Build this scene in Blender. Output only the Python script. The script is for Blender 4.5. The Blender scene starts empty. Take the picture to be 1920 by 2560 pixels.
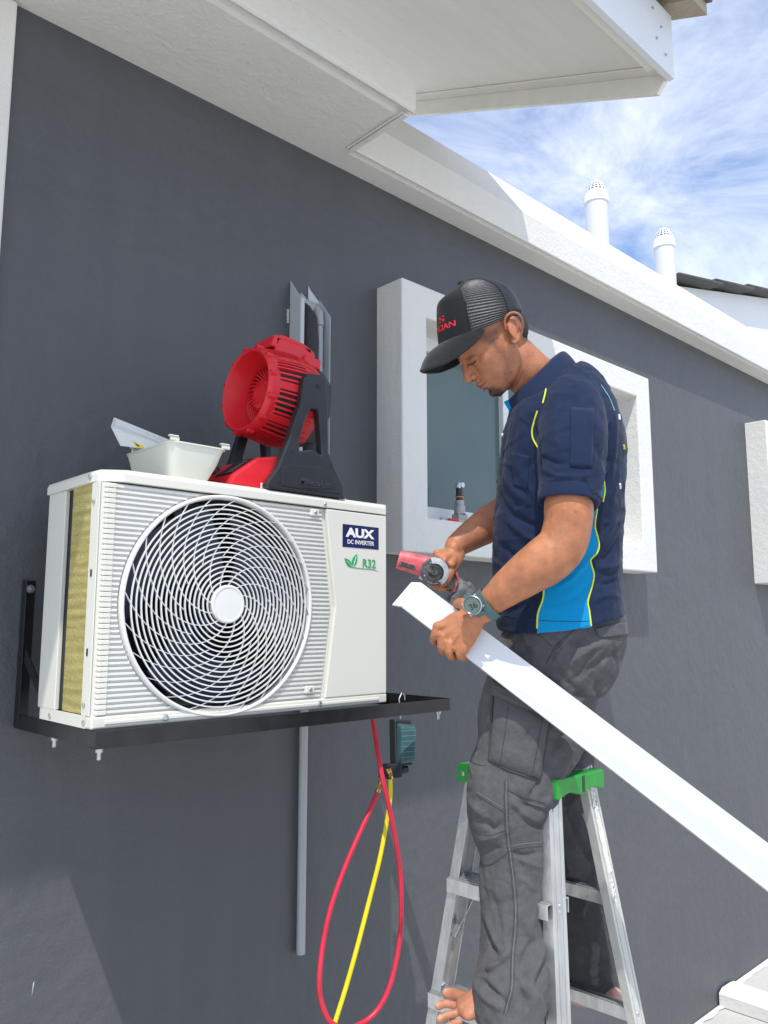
import bpy, bmesh, math, random
import numpy as np
from mathutils import Vector, Matrix, noise
from mathutils.bvhtree import BVHTree
R_ = math.radians
random.seed(7)
C = bpy.context.scene
COL = C.collection
# ------------------------------------------------------------------ camera, world, sun, exposure
CZ = 2.10                                   # camera height above the ground
YAW, PITCH, FPX, K = 0.75693, 0.137237, 2001.8, 1920/1659
fw = Vector((math.sin(YAW)*math.cos(PITCH), math.cos(YAW)*math.cos(PITCH), math.sin(PITCH)))
rt = Vector((math.cos(YAW), -math.sin(YAW), 0)); up = rt.cross(fw)
cam = bpy.data.cameras.new('camera'); co = bpy.data.objects.new('camera', cam); COL.objects.link(co)
cam.sensor_fit = 'VERTICAL'; cam.sensor_height = 36; cam.lens = 36*FPX/2560
cam.clip_start = .05; cam.clip_end = 2000
m = Matrix((rt, up, -fw)).transposed().to_4x4(); m.translation = (0, 0, CZ); co.matrix_world = m
C.camera = co
SUN = Vector((1.0, 1.0, -2.43)).normalized()       # the way the sunlight travels
el = math.asin(-SUN.z)
sl = bpy.data.lights.new('sun', 'SUN'); sl.energy = 3.1; sl.angle = R_(.53); sl.color = (1, .965, .91)
so = bpy.data.objects.new('sun', sl); COL.objects.link(so); so.rotation_euler = SUN.to_track_quat('-Z', 'Y').to_euler()
so.location = (-4, -4, 12)
W = bpy.data.worlds.new('World'); C.world = W; W.use_nodes = True
nt = W.node_tree; nt.nodes.clear()
def N(t, **k):
    n = nt.nodes.new(t)
    for a, b in k.items(): setattr(n, a, b)
    return n
L = lambda a, b: nt.links.new(a, b)
sky = N('ShaderNodeTexSky', sky_type='NISHITA', sun_disc=False, sun_elevation=el, sun_rotation=R_(225), air_density=1.0, dust_density=.6, ozone_density=1.6)
bg = N('ShaderNodeBackground'); bg.inputs[1].default_value = .15
out = N('ShaderNodeOutputWorld')
tc = N('ShaderNodeTexCoord')
mp = N('ShaderNodeMapping'); mp.inputs['Scale'].default_value = (1, 1, 1.9); mp.inputs['Rotation'].default_value = (R_(12), R_(25), R_(20)); mp.inputs['Location'].default_value = (.35, .1, .62)
n1 = N('ShaderNodeTexNoise'); n1.inputs['Scale'].default_value = 4.6; n1.inputs['Detail'].default_value = 12; n1.inputs['Roughness'].default_value = .66; n1.inputs['Distortion'].default_value = .5
n2 = N('ShaderNodeTexNoise'); n2.inputs['Scale'].default_value = 1.3; n2.inputs['Detail'].default_value = 4
ad = N('ShaderNodeMath', operation='ADD')
cr = N('ShaderNodeValToRGB'); cr.color_ramp.elements[0].position = .86; cr.color_ramp.elements[1].position = 1.22
cr.color_ramp.elements[0].position = .40; cr.color_ramp.elements[1].position = .665
hf = N('ShaderNodeMath', operation='MULTIPLY'); hf.inputs[1].default_value = .5
mx = N('ShaderNodeMix', data_type='RGBA')
mx.inputs['B'].default_value = (6.9, 7.1, 7.5, 1)
L(tc.outputs['Generated'], mp.inputs[0]); L(mp.outputs[0], n1.inputs[0]); L(mp.outputs[0], n2.inputs[0])
L(n1.outputs[0], ad.inputs[0]); L(n2.outputs[0], ad.inputs[1]); L(ad.outputs[0], hf.inputs[0]); L(hf.outputs[0], cr.inputs[0])
tn = N('ShaderNodeMix', data_type='RGBA', blend_type='MULTIPLY'); tn.inputs['Factor'].default_value = 1; tn.inputs['B'].default_value = (.98, 1.07, 1.22, 1); L(sky.outputs[0], tn.inputs['A'])
L(cr.outputs[0], mx.inputs['Factor']); L(tn.outputs['Result'], mx.inputs['A']); L(mx.outputs['Result'], bg.inputs[0]); L(bg.outputs[0], out.inputs[0])
C.view_settings.view_transform = 'Standard'; C.view_settings.look = 'None'; C.view_settings.gamma = 1
C.view_settings.exposure = .40
C.render.engine = 'CYCLES'
try:
    C.cycles.use_denoising = True; C.cycles.max_bounces = 8; C.cycles.diffuse_bounces = 5
except Exception: pass

# ------------------------------------------------------------------ points: a reading of the photo at a chosen real depth
def ray(px, py): return rt*((px*K-960)/FPX) + up*(-(py*K-1280)/FPX) + fw
def _o(v): return Vector((v.x, v.y, v.z+CZ))
def atY(px, py, Y): d = ray(px, py); return _o(d*(Y/d.y))
def atX(px, py, X): d = ray(px, py); return _o(d*(X/d.x))
def atZ(px, py, Z): d = ray(px, py); return _o(d*((Z-CZ)/d.z))
def atD(px, py, D): return _o(ray(px, py)*D)
def toD(p):                                   # point -> reading
    v = Vector((p[0], p[1], p[2]-CZ)); w = v.dot(fw)
    return ((960+FPX*v.dot(rt)/w)/K, (1280-FPX*v.dot(up)/w)/K, w)

# ------------------------------------------------------------------ object helpers
def tag(o, label=None, cat=None, group=None, kind=None):
    for a, b in (('label', label), ('category', cat), ('group', group), ('kind', kind)):
        if b: o[a] = b
    return o
def thing(name, label, cat, loc=(0, 0, 0), rz=0, group=None):
    o = bpy.data.objects.new(name, None); COL.objects.link(o); o.location = loc; o.rotation_euler = (0, 0, rz)
    o.empty_display_size = .05
    o['mw'] = 0; del o['mw']
    return tag(o, label, cat, group)
def link(name, me, mats, parent=None, smooth=None, bevel=0, world=True):
    o = bpy.data.objects.new(name, me); COL.objects.link(o)
    if not isinstance(mats, (list, tuple)): mats = [mats]
    for x in mats: me.materials.append(x)
    if parent is not None:
        o.parent = parent
        if world:                              # vertices given in world space
            mw = Matrix.Identity(4); q = parent; chain = []
            while q: chain.append(q); q = q.parent
            for c in reversed(chain): mw = mw @ c.matrix_basis
            me.transform(mw.inverted())
    if bevel:
        b = o.modifiers.new('bevel', 'BEVEL'); b.width = bevel; b.segments = 2; b.limit_method = 'ANGLE'; b.angle_limit = R_(40); b.use_clamp_overlap = True
    if smooth is not None:
        for p in me.polygons: p.use_smooth = True
        if smooth < 170:
            try: me.set_sharp_from_angle(angle=R_(smooth))
            except Exception: pass
    return o
class MB:
    def __init__(s): s.v = []; s.f = []; s.mi = []; s.cur = 0; s.M = None
    def add(s, vs, fs):
        b = len(s.v)
        for p in vs:
            p = Vector(p)
            s.v.append(tuple(s.M @ p) if s.M is not None else tuple(p))
        for f in fs: s.f.append(tuple(i+b for i in f)); s.mi.append(s.cur)
        return s
    def box(s, a, b, M=None):
        x0, y0, z0 = a; x1, y1, z1 = b
        vs = [(x, y, z) for x in (x0, x1) for y in (y0, y1) for z in (z0, z1)]
        if M is not None: vs = [M @ Vector(v) for v in vs]
        return s.add(vs, [(0, 1, 3, 2), (4, 6, 7, 5), (0, 4, 5, 1), (2, 3, 7, 6), (0, 2, 6, 4), (1, 5, 7, 3)])
    def hexa(s, p): return s.add(p, [(0, 1, 2, 3), (7, 6, 5, 4), (0, 4, 5, 1), (1, 5, 6, 2), (2, 6, 7, 3), (3, 7, 4, 0)])
    def beam(s, a, b, w, h, upv=(0, 0, 1)):     # rectangular bar from a to b
        a = Vector(a); b = Vector(b); d = (b-a).normalized(); u = Vector(upv); sd = d.cross(u).normalized(); u = sd.cross(d).normalized()
        P = []
        for c in (a, b): P += [c+sd*w/2+u*h/2, c-sd*w/2+u*h/2, c-sd*w/2-u*h/2, c+sd*w/2-u*h/2]
        return s.hexa(P)
    def prism(s, pts, off):                     # polygon pts swept by off
        n = len(pts); off = Vector(off); vs = [Vector(p) for p in pts]+[Vector(p)+off for p in pts]
        return s.add(vs, [tuple(range(n-1, -1, -1)), tuple(range(n, 2*n))]+[(i, (i+1) % n, n+(i+1) % n, n+i) for i in range(n)])
    def tube(s, pts, r, n=10, cap=True, closed=False):
        pts = [Vector(p) for p in pts]; m_ = len(pts)
        rr = r if isinstance(r, (list, tuple)) else [r]*m_
        T = []
        for i in range(m_):
            if closed: t = pts[(i+1) % m_]-pts[i-1]
            else: t = pts[min(i+1, m_-1)]-pts[max(i-1, 0)]
            T.append(t.normalized())
        nn = T[0].orthogonal().normalized(); vs = []; 
        for i in range(m_):
            nn = (nn-T[i]*nn.dot(T[i])).normalized(); bb = T[i].cross(nn)
            for j in range(n):
                a = 2*math.pi*j/n; vs.append(pts[i]+(nn*math.cos(a)+bb*math.sin(a))*rr[i])
        fs = []
        for i in range(m_ if closed else m_-1):
            for j in range(n):
                k = (i+1) % m_
                fs.append((i*n+j, i*n+(j+1) % n, k*n+(j+1) % n, k*n+j))
        if cap and not closed: fs += [tuple(range(n-1, -1, -1)), tuple((m_-1)*n+j for j in range(n))]
        return s.add(vs, fs)
    def cyl(s, a, b, r, n=20, r2=None): return s.tube([a, b], [r, r if r2 is None else r2], n)
    def lathe(s, prof, n=32, M=None, a0=0, a1=2*math.pi):   # prof (r, z) about local z
        full = abs(a1-a0-2*math.pi) < 1e-6; k = n if full else n+1; vs = []
        for r, z in prof:
            for j in range(k):
                a = a0+(a1-a0)*j/n; vs.append(Vector((r*math.cos(a), r*math.sin(a), z)))
        if M is not None: vs = [M @ v for v in vs]
        fs = [(i*k+j, i*k+(j+1) % k, (i+1)*k+(j+1) % k, (i+1)*k+j) for i in range(len(prof)-1) for j in range(n)]
        return s.add(vs, fs)
    def grid(s, fn, nu, nv, wrap=False):
        vs = [fn(i/(nu-1 if not wrap else nu), j/(nv-1)) for j in range(nv) for i in range(nu)]
        fs = []
        for j in range(nv-1):
            for i in range(nu if wrap else nu-1): fs.append((j*nu+i, j*nu+(i+1) % nu, (j+1)*nu+(i+1) % nu, (j+1)*nu+i))
        return s.add(vs, fs)
    def mesh(s, name='m', fix=True):
        me = bpy.data.meshes.new(name); me.from_pydata(s.v, [], s.f)
        if any(s.mi): me.polygons.foreach_set('material_index', s.mi)
        if fix:
            b = bmesh.new(); b.from_mesh(me); bmesh.ops.recalc_face_normals(b, faces=b.faces); b.to_mesh(me); b.free()
        me.update(); return me
    def build(s, name, mats, parent=None, smooth=None, bevel=0): return link(name, s.mesh(name), mats, parent, smooth, bevel)
def frame(origin, x, z):
    x = Vector(x).normalized(); z = Vector(z); z = (z-x*z.dot(x)).normalized(); y = z.cross(x)
    M = Matrix((x, y, z)).transposed().to_4x4(); M.translation = Vector(origin); return M
def text_mesh(body, size, M, thick=.0004, bold=0.0, sx=1, shear=0, align='LEFT', spacing=1):
    cu = bpy.data.curves.new('t', 'FONT'); cu.body = body; cu.size = size; cu.extrude = thick; cu.offset = bold; cu.align_x = align; cu.shear = shear; cu.space_character = spacing
    cu.resolution_u = 4
    o = bpy.data.objects.new('t', cu); COL.objects.link(o); dg = bpy.context.evaluated_depsgraph_get(); dg.update()
    me = bpy.data.meshes.new_from_object(o.evaluated_get(dg)); bpy.data.objects.remove(o); bpy.data.curves.remove(cu)
    me.materials.clear()
    me.transform(M @ Matrix.Diagonal((sx, 1, 1, 1))); return me

# ------------------------------------------------------------------ materials
def mat(name, col, rough=.6, metal=0, bump=None, var=None, spec=.5, coat=0, streak=None, spots=None, sheen=0):
    """bump=(scale,strength,detail) or list; var=(scale,amount,colour2); spots=(scale,threshold,colour)"""
    M = bpy.data.materials.new(name); M.use_nodes = True; t = M.node_tree; p = t.nodes['Principled BSDF']
    p.inputs['Roughness'].default_value = rough; p.inputs['Metallic'].default_value = metal; p.inputs['Specular IOR Level'].default_value = spec
    if coat: p.inputs['Coat Weight'].default_value = coat; p.inputs['Coat Roughness'].default_value = .1
    if sheen: p.inputs['Sheen Weight'].default_value = sheen
    c = (*col, 1); p.inputs['Base Color'].default_value = c
    tcn = t.nodes.new('ShaderNodeTexCoord'); last = None
    def noise_(scale, detail=4, rough_=.6, vec=None):
        n = t.nodes.new('ShaderNodeTexNoise'); n.inputs['Scale'].default_value = scale; n.inputs['Detail'].default_value = detail; n.inputs['Roughness'].default_value = rough_
        t.links.new(vec or tcn.outputs['Object'], n.inputs[0]); return n
    if var or spots or streak:
        rgb = t.nodes.new('ShaderNodeRGB'); rgb.outputs[0].default_value = c; last = rgb.outputs[0]
        for kind, q in (('v', var), ('s', streak), ('p', spots)):
            if not q: continue
            vec = None
            if kind == 's':
                mpn = t.nodes.new('ShaderNodeMapping'); mpn.inputs['Scale'].default_value = q[3]; t.links.new(tcn.outputs['Object'], mpn.inputs[0]); vec = mpn.outputs[0]
            n = noise_(q[0], 5, .65, vec); r = t.nodes.new('ShaderNodeValToRGB')
            if kind == 'p': r.color_ramp.elements[0].position = q[1]; r.color_ramp.elements[1].position = q[1]+.04
            else: r.color_ramp.elements[0].position = .35; r.color_ramp.elements[1].position = .68
            mu = t.nodes.new('ShaderNodeMath'); mu.operation = 'MULTIPLY'; mu.inputs[1].default_value = 1 if kind == 'p' else q[1]
            t.links.new(n.outputs[0], r.inputs[0]); t.links.new(r.outputs[0], mu.inputs[0])
            x = t.nodes.new('ShaderNodeMix'); x.data_type = 'RGBA'; x.inputs['B'].default_value = (*q[2], 1)
            t.links.new(mu.outputs[0], x.inputs['Factor']); t.links.new(last, x.inputs['A']); last = x.outputs['Result']
        t.links.new(last, p.inputs['Base Color'])
    if bump:
        bs = bump if isinstance(bump, list) else [bump]; prev = None
        for sc, st, dt in bs:
            n = noise_(sc, dt); b = t.nodes.new('ShaderNodeBump'); b.inputs['Strength'].default_value = st; b.inputs['Distance'].default_value = 1/sc*.5
            t.links.new(n.outputs[0], b.inputs['Height'])
            if prev: t.links.new(prev, b.inputs['Normal'])
            prev = b.outputs[0]
        t.links.new(prev, p.inputs['Normal'])
    return M
m_grey = mat('grey wall paint', (.080, .083, .089), .5, bump=[(150, .5, 4), (24, .2, 5), (3, .10, 3)], var=(1.1, .5, (.099, .102, .107)), streak=(2.2, .5, (.067, .072, .080), (3.5, 3.5, .3)), spots=(48, .735, (.3, .32, .34)))
m_white = mat('white wall render', (.73, .715, .665), .7, bump=[(120, .4, 4), (30, .2, 3)], var=(2.5, .4, (.64, .635, .605)), streak=(3, .2, (.62, .61, .57), (5, 5, .6)))
m_smooth = mat('white painted board', (.78, .75, .66), .5, bump=(60, .1, 3), var=(3, .35, (.66, .65, .60)), streak=(3, .3, (.60, .585, .53), (.6, 6, 6)))
m_fascia = mat('white fascia paint', (.72, .735, .74), .4, bump=(40, .08, 3), var=(5, .3, (.64, .65, .66)))
m_tile = mat('brown roof tile', (.15, .12, .095), .8, bump=(90, .6, 5), var=(14, .6, (.28, .24, .19)))
m_tiled = mat('dark roof tile', (.075, .07, .062), .7, bump=(60, .3, 5), var=(9, .4, (.13, .12, .10)))
m_conc = mat('concrete ground', (.52, .51, .48), .85, bump=[(40, .5, 6)], var=(3, .5, (.42, .41, .385)), spots=(22, .7, (.3, .29, .28)))
m_case = mat('off white casing', (.67, .655, .575), .38, bump=(300, .03, 2), coat=.15)
m_panel = mat('cream panel', (.68, .665, .59), .33, coat=.15)
m_grille = mat('white grille', (.70, .70, .665), .4)
m_dark = mat('dark interior', (.012, .013, .016), .6)
m_blade = mat('dark blue blade', (.008, .020, .055), .3, spec=.6)
m_steel = mat('zinc steel', (.55, .56, .57), .35, .9)
m_black = mat('black painted steel', (.007, .007, .008), .33, bump=(200, .05, 2), var=(18, .5, (.03, .03, .032)))
m_bplast = mat('black plastic', (.018, .020, .024), .42, bump=(500, .1, 2), var=(25, .4, (.032, .035, .039)), spots=(70, .70, (.09, .09, .095)))
m_red = mat('red plastic', (.70, .012, .022), .36, bump=(400, .06, 2), var=(20, .3, (.74, .04, .05)))
m_redd = mat('red plastic dusty', (.58, .035, .05), .5, var=(30, .6, (.66, .30, .30)))
m_brass = mat('brass', (.72, .48, .17), .25, 1)
m_tray = mat('cream tray plastic', (.70, .70, .60), .35, coat=.2)
m_pipe = mat('grey pvc', (.36, .375, .385), .35, var=(6, .3, (.32, .335, .345)))
m_duct = mat('light grey trunking', (.48, .50, .51), .4)
m_ins = mat('black foam insulation', (.035, .036, .038), .85, bump=(60, .5, 4))
m_putty = mat('grey putty', (.42, .43, .42), .9, bump=(50, .7, 5))
m_trunk = mat('white trunking', (.66, .672, .68), .4, bump=(3, .03, 2), var=(5, .3, (.60, .615, .625)))
m_alu = mat('worn aluminium', (.56, .565, .57), .36, .85, bump=[(30, .1, 5)], var=(9, .7, (.42, .43, .43)), streak=(10, .6, (.78, .77, .73), (4, 4, .5)), spots=(26, .68, (.80, .79, .75)))
m_aludust = mat('dusty aluminium', (.60, .60, .55), .6, .25, bump=[(30, .2, 5)], var=(9, .6, (.48, .48, .44)), spots=(24, .66, (.74, .73, .68)))
m_green = mat('green plastic', (.015, .29, .035), .38, var=(20, .5, (.01, .19, .02)), bump=(50, .1, 3), spots=(34, .70, (.12, .3, .12)))
m_hred = mat('red hose', (.62, .02, .055), .4, var=(30, .4, (.5, .012, .035)))
m_hyel = mat('yellow hose', (.80, .66, .005), .4, var=(30, .3, (.66, .50, .01)))
m_teal = mat('teal rubber', (.03, .085, .092), .4, var=(20, .4, (.09, .2, .21)))
m_glass = mat('dim window glass', (.095, .135, .132), .12, spec=.6, var=(2.0, .6, (.065, .10, .10)), bump=(2.5, .02, 2))
m_navy = mat('navy label', (.006, .010, .085), .4, spec=.3)
m_wtxt = mat('white print', (.82, .82, .80), .45)
m_gtxt = mat('green print', (.02, .33, .10), .45)
m_coil = None
def coil_mat():
    M = mat('gold coil fins', (.50, .40, .09), .35, .55); t = M.node_tree; p = t.nodes['Principled BSDF']
    tcn = t.nodes.new('ShaderNodeTexCoord')
    w = t.nodes.new('ShaderNodeTexWave'); w.bands_direction = 'Z'; w.inputs['Scale'].default_value = 13; w.inputs['Distortion'].default_value = 1.2; w.inputs['Detail'].default_value = 3
    n = t.nodes.new('ShaderNodeTexNoise'); n.inputs['Scale'].default_value = 1; mpn = t.nodes.new('ShaderNodeMapping'); mpn.inputs['Scale'].default_value = (90, 90, 260)
    t.links.new(tcn.outputs['Object'], mpn.inputs[0]); t.links.new(mpn.outputs[0], n.inputs[0]); t.links.new(tcn.outputs['Object'], w.inputs[0])
    n3 = t.nodes.new('ShaderNodeTexNoise'); n3.inputs['Scale'].default_value = 1; mp3 = t.nodes.new('ShaderNodeMapping'); mp3.inputs['Scale'].default_value = (9, 9, 70)
    t.links.new(tcn.outputs['Object'], mp3.inputs[0]); t.links.new(mp3.outputs[0], n3.inputs[0])
    a = t.nodes.new('ShaderNodeMix'); a.data_type = 'RGBA'; a.inputs['A'].default_value = (.27, .215, .035, 1); a.inputs['B'].default_value = (.74, .64, .24, 1)
    s = t.nodes.new('ShaderNodeMath'); s.operation = 'MULTIPLY'; t.links.new(n.outputs[0], s.inputs[0]); t.links.new(n3.outputs[0], s.inputs[1])
    s2 = t.nodes.new('ShaderNodeMath'); s2.operation = 'MULTIPLY_ADD'; s2.inputs[1].default_value = .25; t.links.new(w.outputs[0], s2.inputs[0]); 
    s3 = t.nodes.new('ShaderNodeMath'); s3.operation = 'MULTIPLY'; s3.inputs[1].default_value = 1.9; t.links.new(s.outputs[0], s3.inputs[0]); t.links.new(s3.outputs[0], s2.inputs[2])
    t.links.new(s2.outputs[0], a.inputs['Factor']); t.links.new(a.outputs['Result'], p.inputs['Base Color'])
    return M
m_coil = coil_mat()

# ------------------------------------------------------------------ the setting
WY = 2.19                                    # plane of the grey wall
Zc = lambda z: z+CZ
b = MB(); b.grid(lambda u, v: ((u-.5)*900, (v-.5)*900, 0), 2, 2)
tag(b.build('ground', m_conc), kind='structure')
b = MB(); b.box((4.78, -6, .003), (30, WY-.004, .062)); tag(b.build('pavement', m_conc, bevel=.01), kind='structure')
def jag(p0, p1, w, h, seed, nn=60):            # a rough, hand-trowelled kerb
    q = MB(); p0 = Vector(p0); p1 = Vector(p1); d = (p1-p0); sd = Vector((-d.y, d.x, 0)).normalized()
    def fn(u, v):
        c = p0+d*u; k = [(-.5, 0), (-.48, .8), (-.3, 1), (.3, 1), (.5, .85), (.52, 0)][round(v*5)]
        nz = noise.noise(Vector((u*9+seed, v*3, seed)))*.12
        return c+sd*(w*(k[0]+nz))+Vector((0, 0, h*(k[1]*(1+nz)) if k[1] else 0))
    q.grid(fn, nn, 6); return q
o = jag((4.70, WY-.01, .004), (4.74, -6, .004), .19, .085, 3).build('kerb', m_white, smooth=60); tag(o, kind='structure')
jq = MB(); jq.grid(lambda u, v: (.2+u*11+.012*noise.noise(Vector((u*150, 0, v)))*3, WY-.004-v*(.035+.02*noise.noise(Vector((u*120, 3, 0)))), (.063 if .2+u*11 > 4.79 else .004)+.002), 400, 2)
tag(jq.build('kerb_paint', m_white), kind='structure')

house = thing('house', 'dark grey rendered house wall with white parapet, beam, pilaster and two framed windows', 'house', (0, WY, 0))
# wall with two window openings
OX0, OX1, OZ0, OZ1 = 2.165, 3.76, Zc(.39), Zc(1.173)
def wall_piece(b, x0, x1, z0, z1): b.box((x0, WY, z0), (x1, WY+.2, z1))
W2X0 = 5.60; ox2 = W2X0+.17; oxe = ox2+1.6
b = MB()
xs = [-.5, OX0, OX1, ox2, oxe, 14]
vs = [Vector((x, WY, z)) for z in (0, OZ0, OZ1, Zc(1.9)) for x in xs]; n = len(xs)
fs = [(j*n+i, j*n+i+1, (j+1)*n+i+1, (j+1)*n+i) for j in range(3) for i in range(n-1) if not (j == 1 and i in (1, 3))]
b.add(vs, fs)
wall = b.build('wall', m_grey, house)
def window(x0, x1, ox0, ox1, z0, z1, oz0, oz1, mull):
    q = MB(); fy, by = WY-.14, WY+.02
    P = [(x0, z0), (x1, z0), (x1, z1), (x0, z1)]; I = [(ox0, oz0), (ox1, oz0), (ox1, oz1), (ox0, oz1)]
    vs = [(a, fy, c) for a, c in P]+[(a, fy, c) for a, c in I]+[(a, WY-.001, c) for a, c in P]+[(a, WY+.03, c) for a, c in I]
    fs = []
    for i in range(4):
        j = (i+1) % 4
        fs += [(i, j, 4+j, 4+i), (i, 8+i, 8+j, j), (4+i, 4+j, 12+j, 12+i)]
    q.add(vs, fs)
    # subdivide a little so the edge can wander like trowelled render
    sur = q.build('window_surround', m_white, house, bevel=.006)
    # window frame, deeper
    fr = MB(); y0, y1 = WY+.015, WY+.06
    t_ = .035
    for a, c in (((ox0-.02, y0, oz1-.055), (ox1+.02, y1, oz1+.03)), ((ox0-.02, y0, oz0-.02), (ox1+.02, y1, oz0+.075)),
                 ((ox0-.02, y0+.002, oz0+.075), (ox0+t_*.2, y1, oz1-.055)), ((ox1-t_, y0+.002, oz0+.075), (ox1+.02, y1, oz1-.055))): fr.box(a, c)
    frame_ = fr.build('window_frame', m_fascia, house, bevel=.003)
    fm = MB(); fm.box((mull-.016, y0-.004, oz0+.075), (mull+.026, y1, oz1-.055)); fm.build('mullion', m_fascia, frame_, bevel=.003)
    g = MB(); g.box((ox0, y0+.022, oz0+.07), (mull, y0+.028, oz1-.05)); g.box((mull, y0+.022, oz0+.07), (ox1-.02, y0+.028, oz1-.05)); g.build('window_glass', m_glass, frame_)
    return sur
window(2.03, 3.893, OX0, OX1, Zc(.257), Zc(1.298), OZ0, OZ1, 2.84)
s2 = window(W2X0-.14, W2X0+1.86, ox2, oxe, Zc(.255), Zc(1.35), OZ0, OZ1, ox2+.7)
b = MB(); b.box((-.4, WY-.022, 0), (.644, WY+.1, Zc(1.715))); b.build('pilaster', m_white, house, bevel=.006)
# parapet band: profile in (y, z) swept along x
PF = WY-.13
def sweep(prof, x0, x1, nn=2): 
    q = MB(); k = len(prof)
    q.grid(lambda u, v: (x0+(x1-x0)*u, prof[round(v*(k-1))][0], Zc(prof[round(v*(k-1))][1])), nn, k)
    q.add([(x0, y, Zc(z)) for y, z in prof], [tuple(range(k))]); q.add([(x1, y, Zc(z)) for y, z in prof], [tuple(range(k-1, -1, -1))]); return q
prof = [(WY+.001, 1.722), (PF+.034, 1.722), (PF+.030, 1.734), (PF+.012, 1.734), (PF+.007, 1.72), (PF, 1.722), (PF-.002, 1.856), (WY+.02, 2.095), (WY+.25, 2.13), (WY+.3, 1.9), (WY+.1, 1.9)]
sweep(prof, 1.80, 14.0).build('parapet', m_white, house, bevel=.004)
BF = 1.748
prof = [(WY+.001, 1.7215), (BF+.058, 1.7215), (BF+.052, 1.733), (BF+.026, 1.733), (BF+.02, 1.7225), (BF+.012, 1.718), (BF, 1.726), (BF, 1.834), (WY+.25, 1.834)]
b = sweep(prof, -.6, 1.80)
b.build('beam', m_white, house, bevel=.003)
# raised trim at the beam end
b = MB(); b.box((1.776, BF+.03, Zc(1.712)), (1.797, WY-.12, Zc(1.7205))); b.box((1.764, BF+.03, Zc(1.714)), (1.772, WY-.12, Zc(1.7205))); b.build('beam_trim', m_white, house, bevel=.003)
# upper eave: sloped soffit, fascia and barge board
EX, EY, EZ, SL = 2.48, 1.17, 1.867, .426
def sz(y, dz=0): return Zc(EZ+.022+SL*(y-EY)+dz)
eave = thing('upper_eave', 'overhanging white eave with sloping soffit and brown tiled edge above the beam', 'eave', (0, EY, Zc(EZ)))
b = MB(); b.add([(x, y, sz(y)) for x in (-2, EX-.02) for y in (EY+.01, 3.6)]+[(x, y, sz(y, .02)) for x in (-2, EX-.02) for y in (EY+.01, 3.6)], [(0, 1, 3, 2), (4, 6, 7, 5), (0, 4, 5, 1), (2, 3, 7, 6), (0, 2, 6, 4), (1, 5, 7, 3)])
b.build('soffit', m_smooth, eave)
b = MB(); b.box((-2, EY-.012, Zc(EZ)), (EX, EY+.012, Zc(2.108))); fa = b.build('fascia', m_fascia, eave, bevel=.002)
b = MB()
for X0, Z0 in ((2.28, .19), (2.335, .15), (2.30, .09), (2.36, .06)): b.cyl((X0+.06, EY-.011, Zc(EZ+Z0)), (X0+.06, EY-.016, Zc(EZ+Z0)), .0045, 10)
for i_, (X0, Z0) in enumerate(((2.28, .19), (2.335, .15), (2.30, .09), (2.36, .06))):
    q = MB(); q.cyl((X0+.06, EY-.0125, Zc(EZ+Z0)), (X0+.06, EY-.017, Zc(EZ+Z0)), .0045, 10); q.build('screw', m_steel, fa)
def bar_y(x0, x1, y0, y1, d0, d1, name, mt, bevel=.002, cut=0):
    q = MB(); q.hexa([(x0, y0, sz(y0, d0)), (x1, y0, sz(y0, d0)), (x1, y0, sz(y0, d1)), (x0, y0, sz(y0, d1)), (x0, y1, sz(y1, d0)), (x1, y1, sz(y1, d0)), (x1, y1, sz(y1, d1)), (x0, y1, sz(y1, d1))]); return q.build(name, mt, eave, bevel=bevel)
q = MB(); y0 = EY+.016
q.prism([(EX-.016, y0, sz(y0, .2)), (EX-.016, y0, sz(y0, -.025)), (EX-.016, y0+.03, sz(y0+.03, -.075)), (EX-.016, 3.6, sz(3.6, -.075)), (EX-.016, 3.6, sz(3.6, .2))], (.02, 0, 0))
q.build('barge_board', m_smooth, eave, bevel=.002)
bar_y(EX-.075, EX-.017, EY+.013, 3.5, -.007, -.001, 'soffit_strip', m_smooth)
bar_y(1.28, 1.31, 1.62, 3.5, -.014, -.001, 'soffit_strip', m_smooth)
q = MB(); q.box((-2, EY+.013, sz(EY+.03, -.02)), (EX-.08, EY+.045, sz(EY+.03, -.002))); q.build('soffit_strip', m_smooth, eave, bevel=.002)
q = MB(); q.box((-2, 1.69, sz(1.7, -.03)), (1.335, 1.73, sz(1.7, -.003))); q.build('soffit_strip', m_smooth, eave, bevel=.003)
# tiles
def tz(y, d=0): return Zc(2.11+.44*(y-1.04)+d)
q = MB()
for r in range(9):
    y0 = 1.04+r*.30
    for c in range(14):
        x1 = 2.555-c*.33; x0 = x1-.325; wav = .004
        q.hexa([(x0, y0, tz(y0, .02)), (x1, y0, tz(y0, .02)), (x1, y0, tz(y0, .05)), (x0, y0, tz(y0, .05)), (x0, y0+.36, tz(y0+.36, .0)), (x1, y0+.36, tz(y0+.36, .0)), (x1, y0+.36, tz(y0+.36, .03)), (x0, y0+.36, tz(y0+.36, .03))])
q.build('tile_roof', m_tile, eave, bevel=.006)
bar = MB(); bar.hexa([(2.44, 1.06, tz(1.06, -.03)), (2.545, 1.06, tz(1.06, -.03)), (2.545, 1.06, tz(1.06, .018)), (2.44, 1.06, tz(1.06, .018)), (2.44, 3.6, tz(3.6, -.03)), (2.545, 3.6, tz(3.6, -.03)), (2.545, 3.6, tz(3.6, .018)), (2.44, 3.6, tz(3.6, .018))])
bar.build('mortar_bedding', mat('tan mortar', (.40, .34, .25), .9, bump=(60, 1, 6)), eave)
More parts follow.
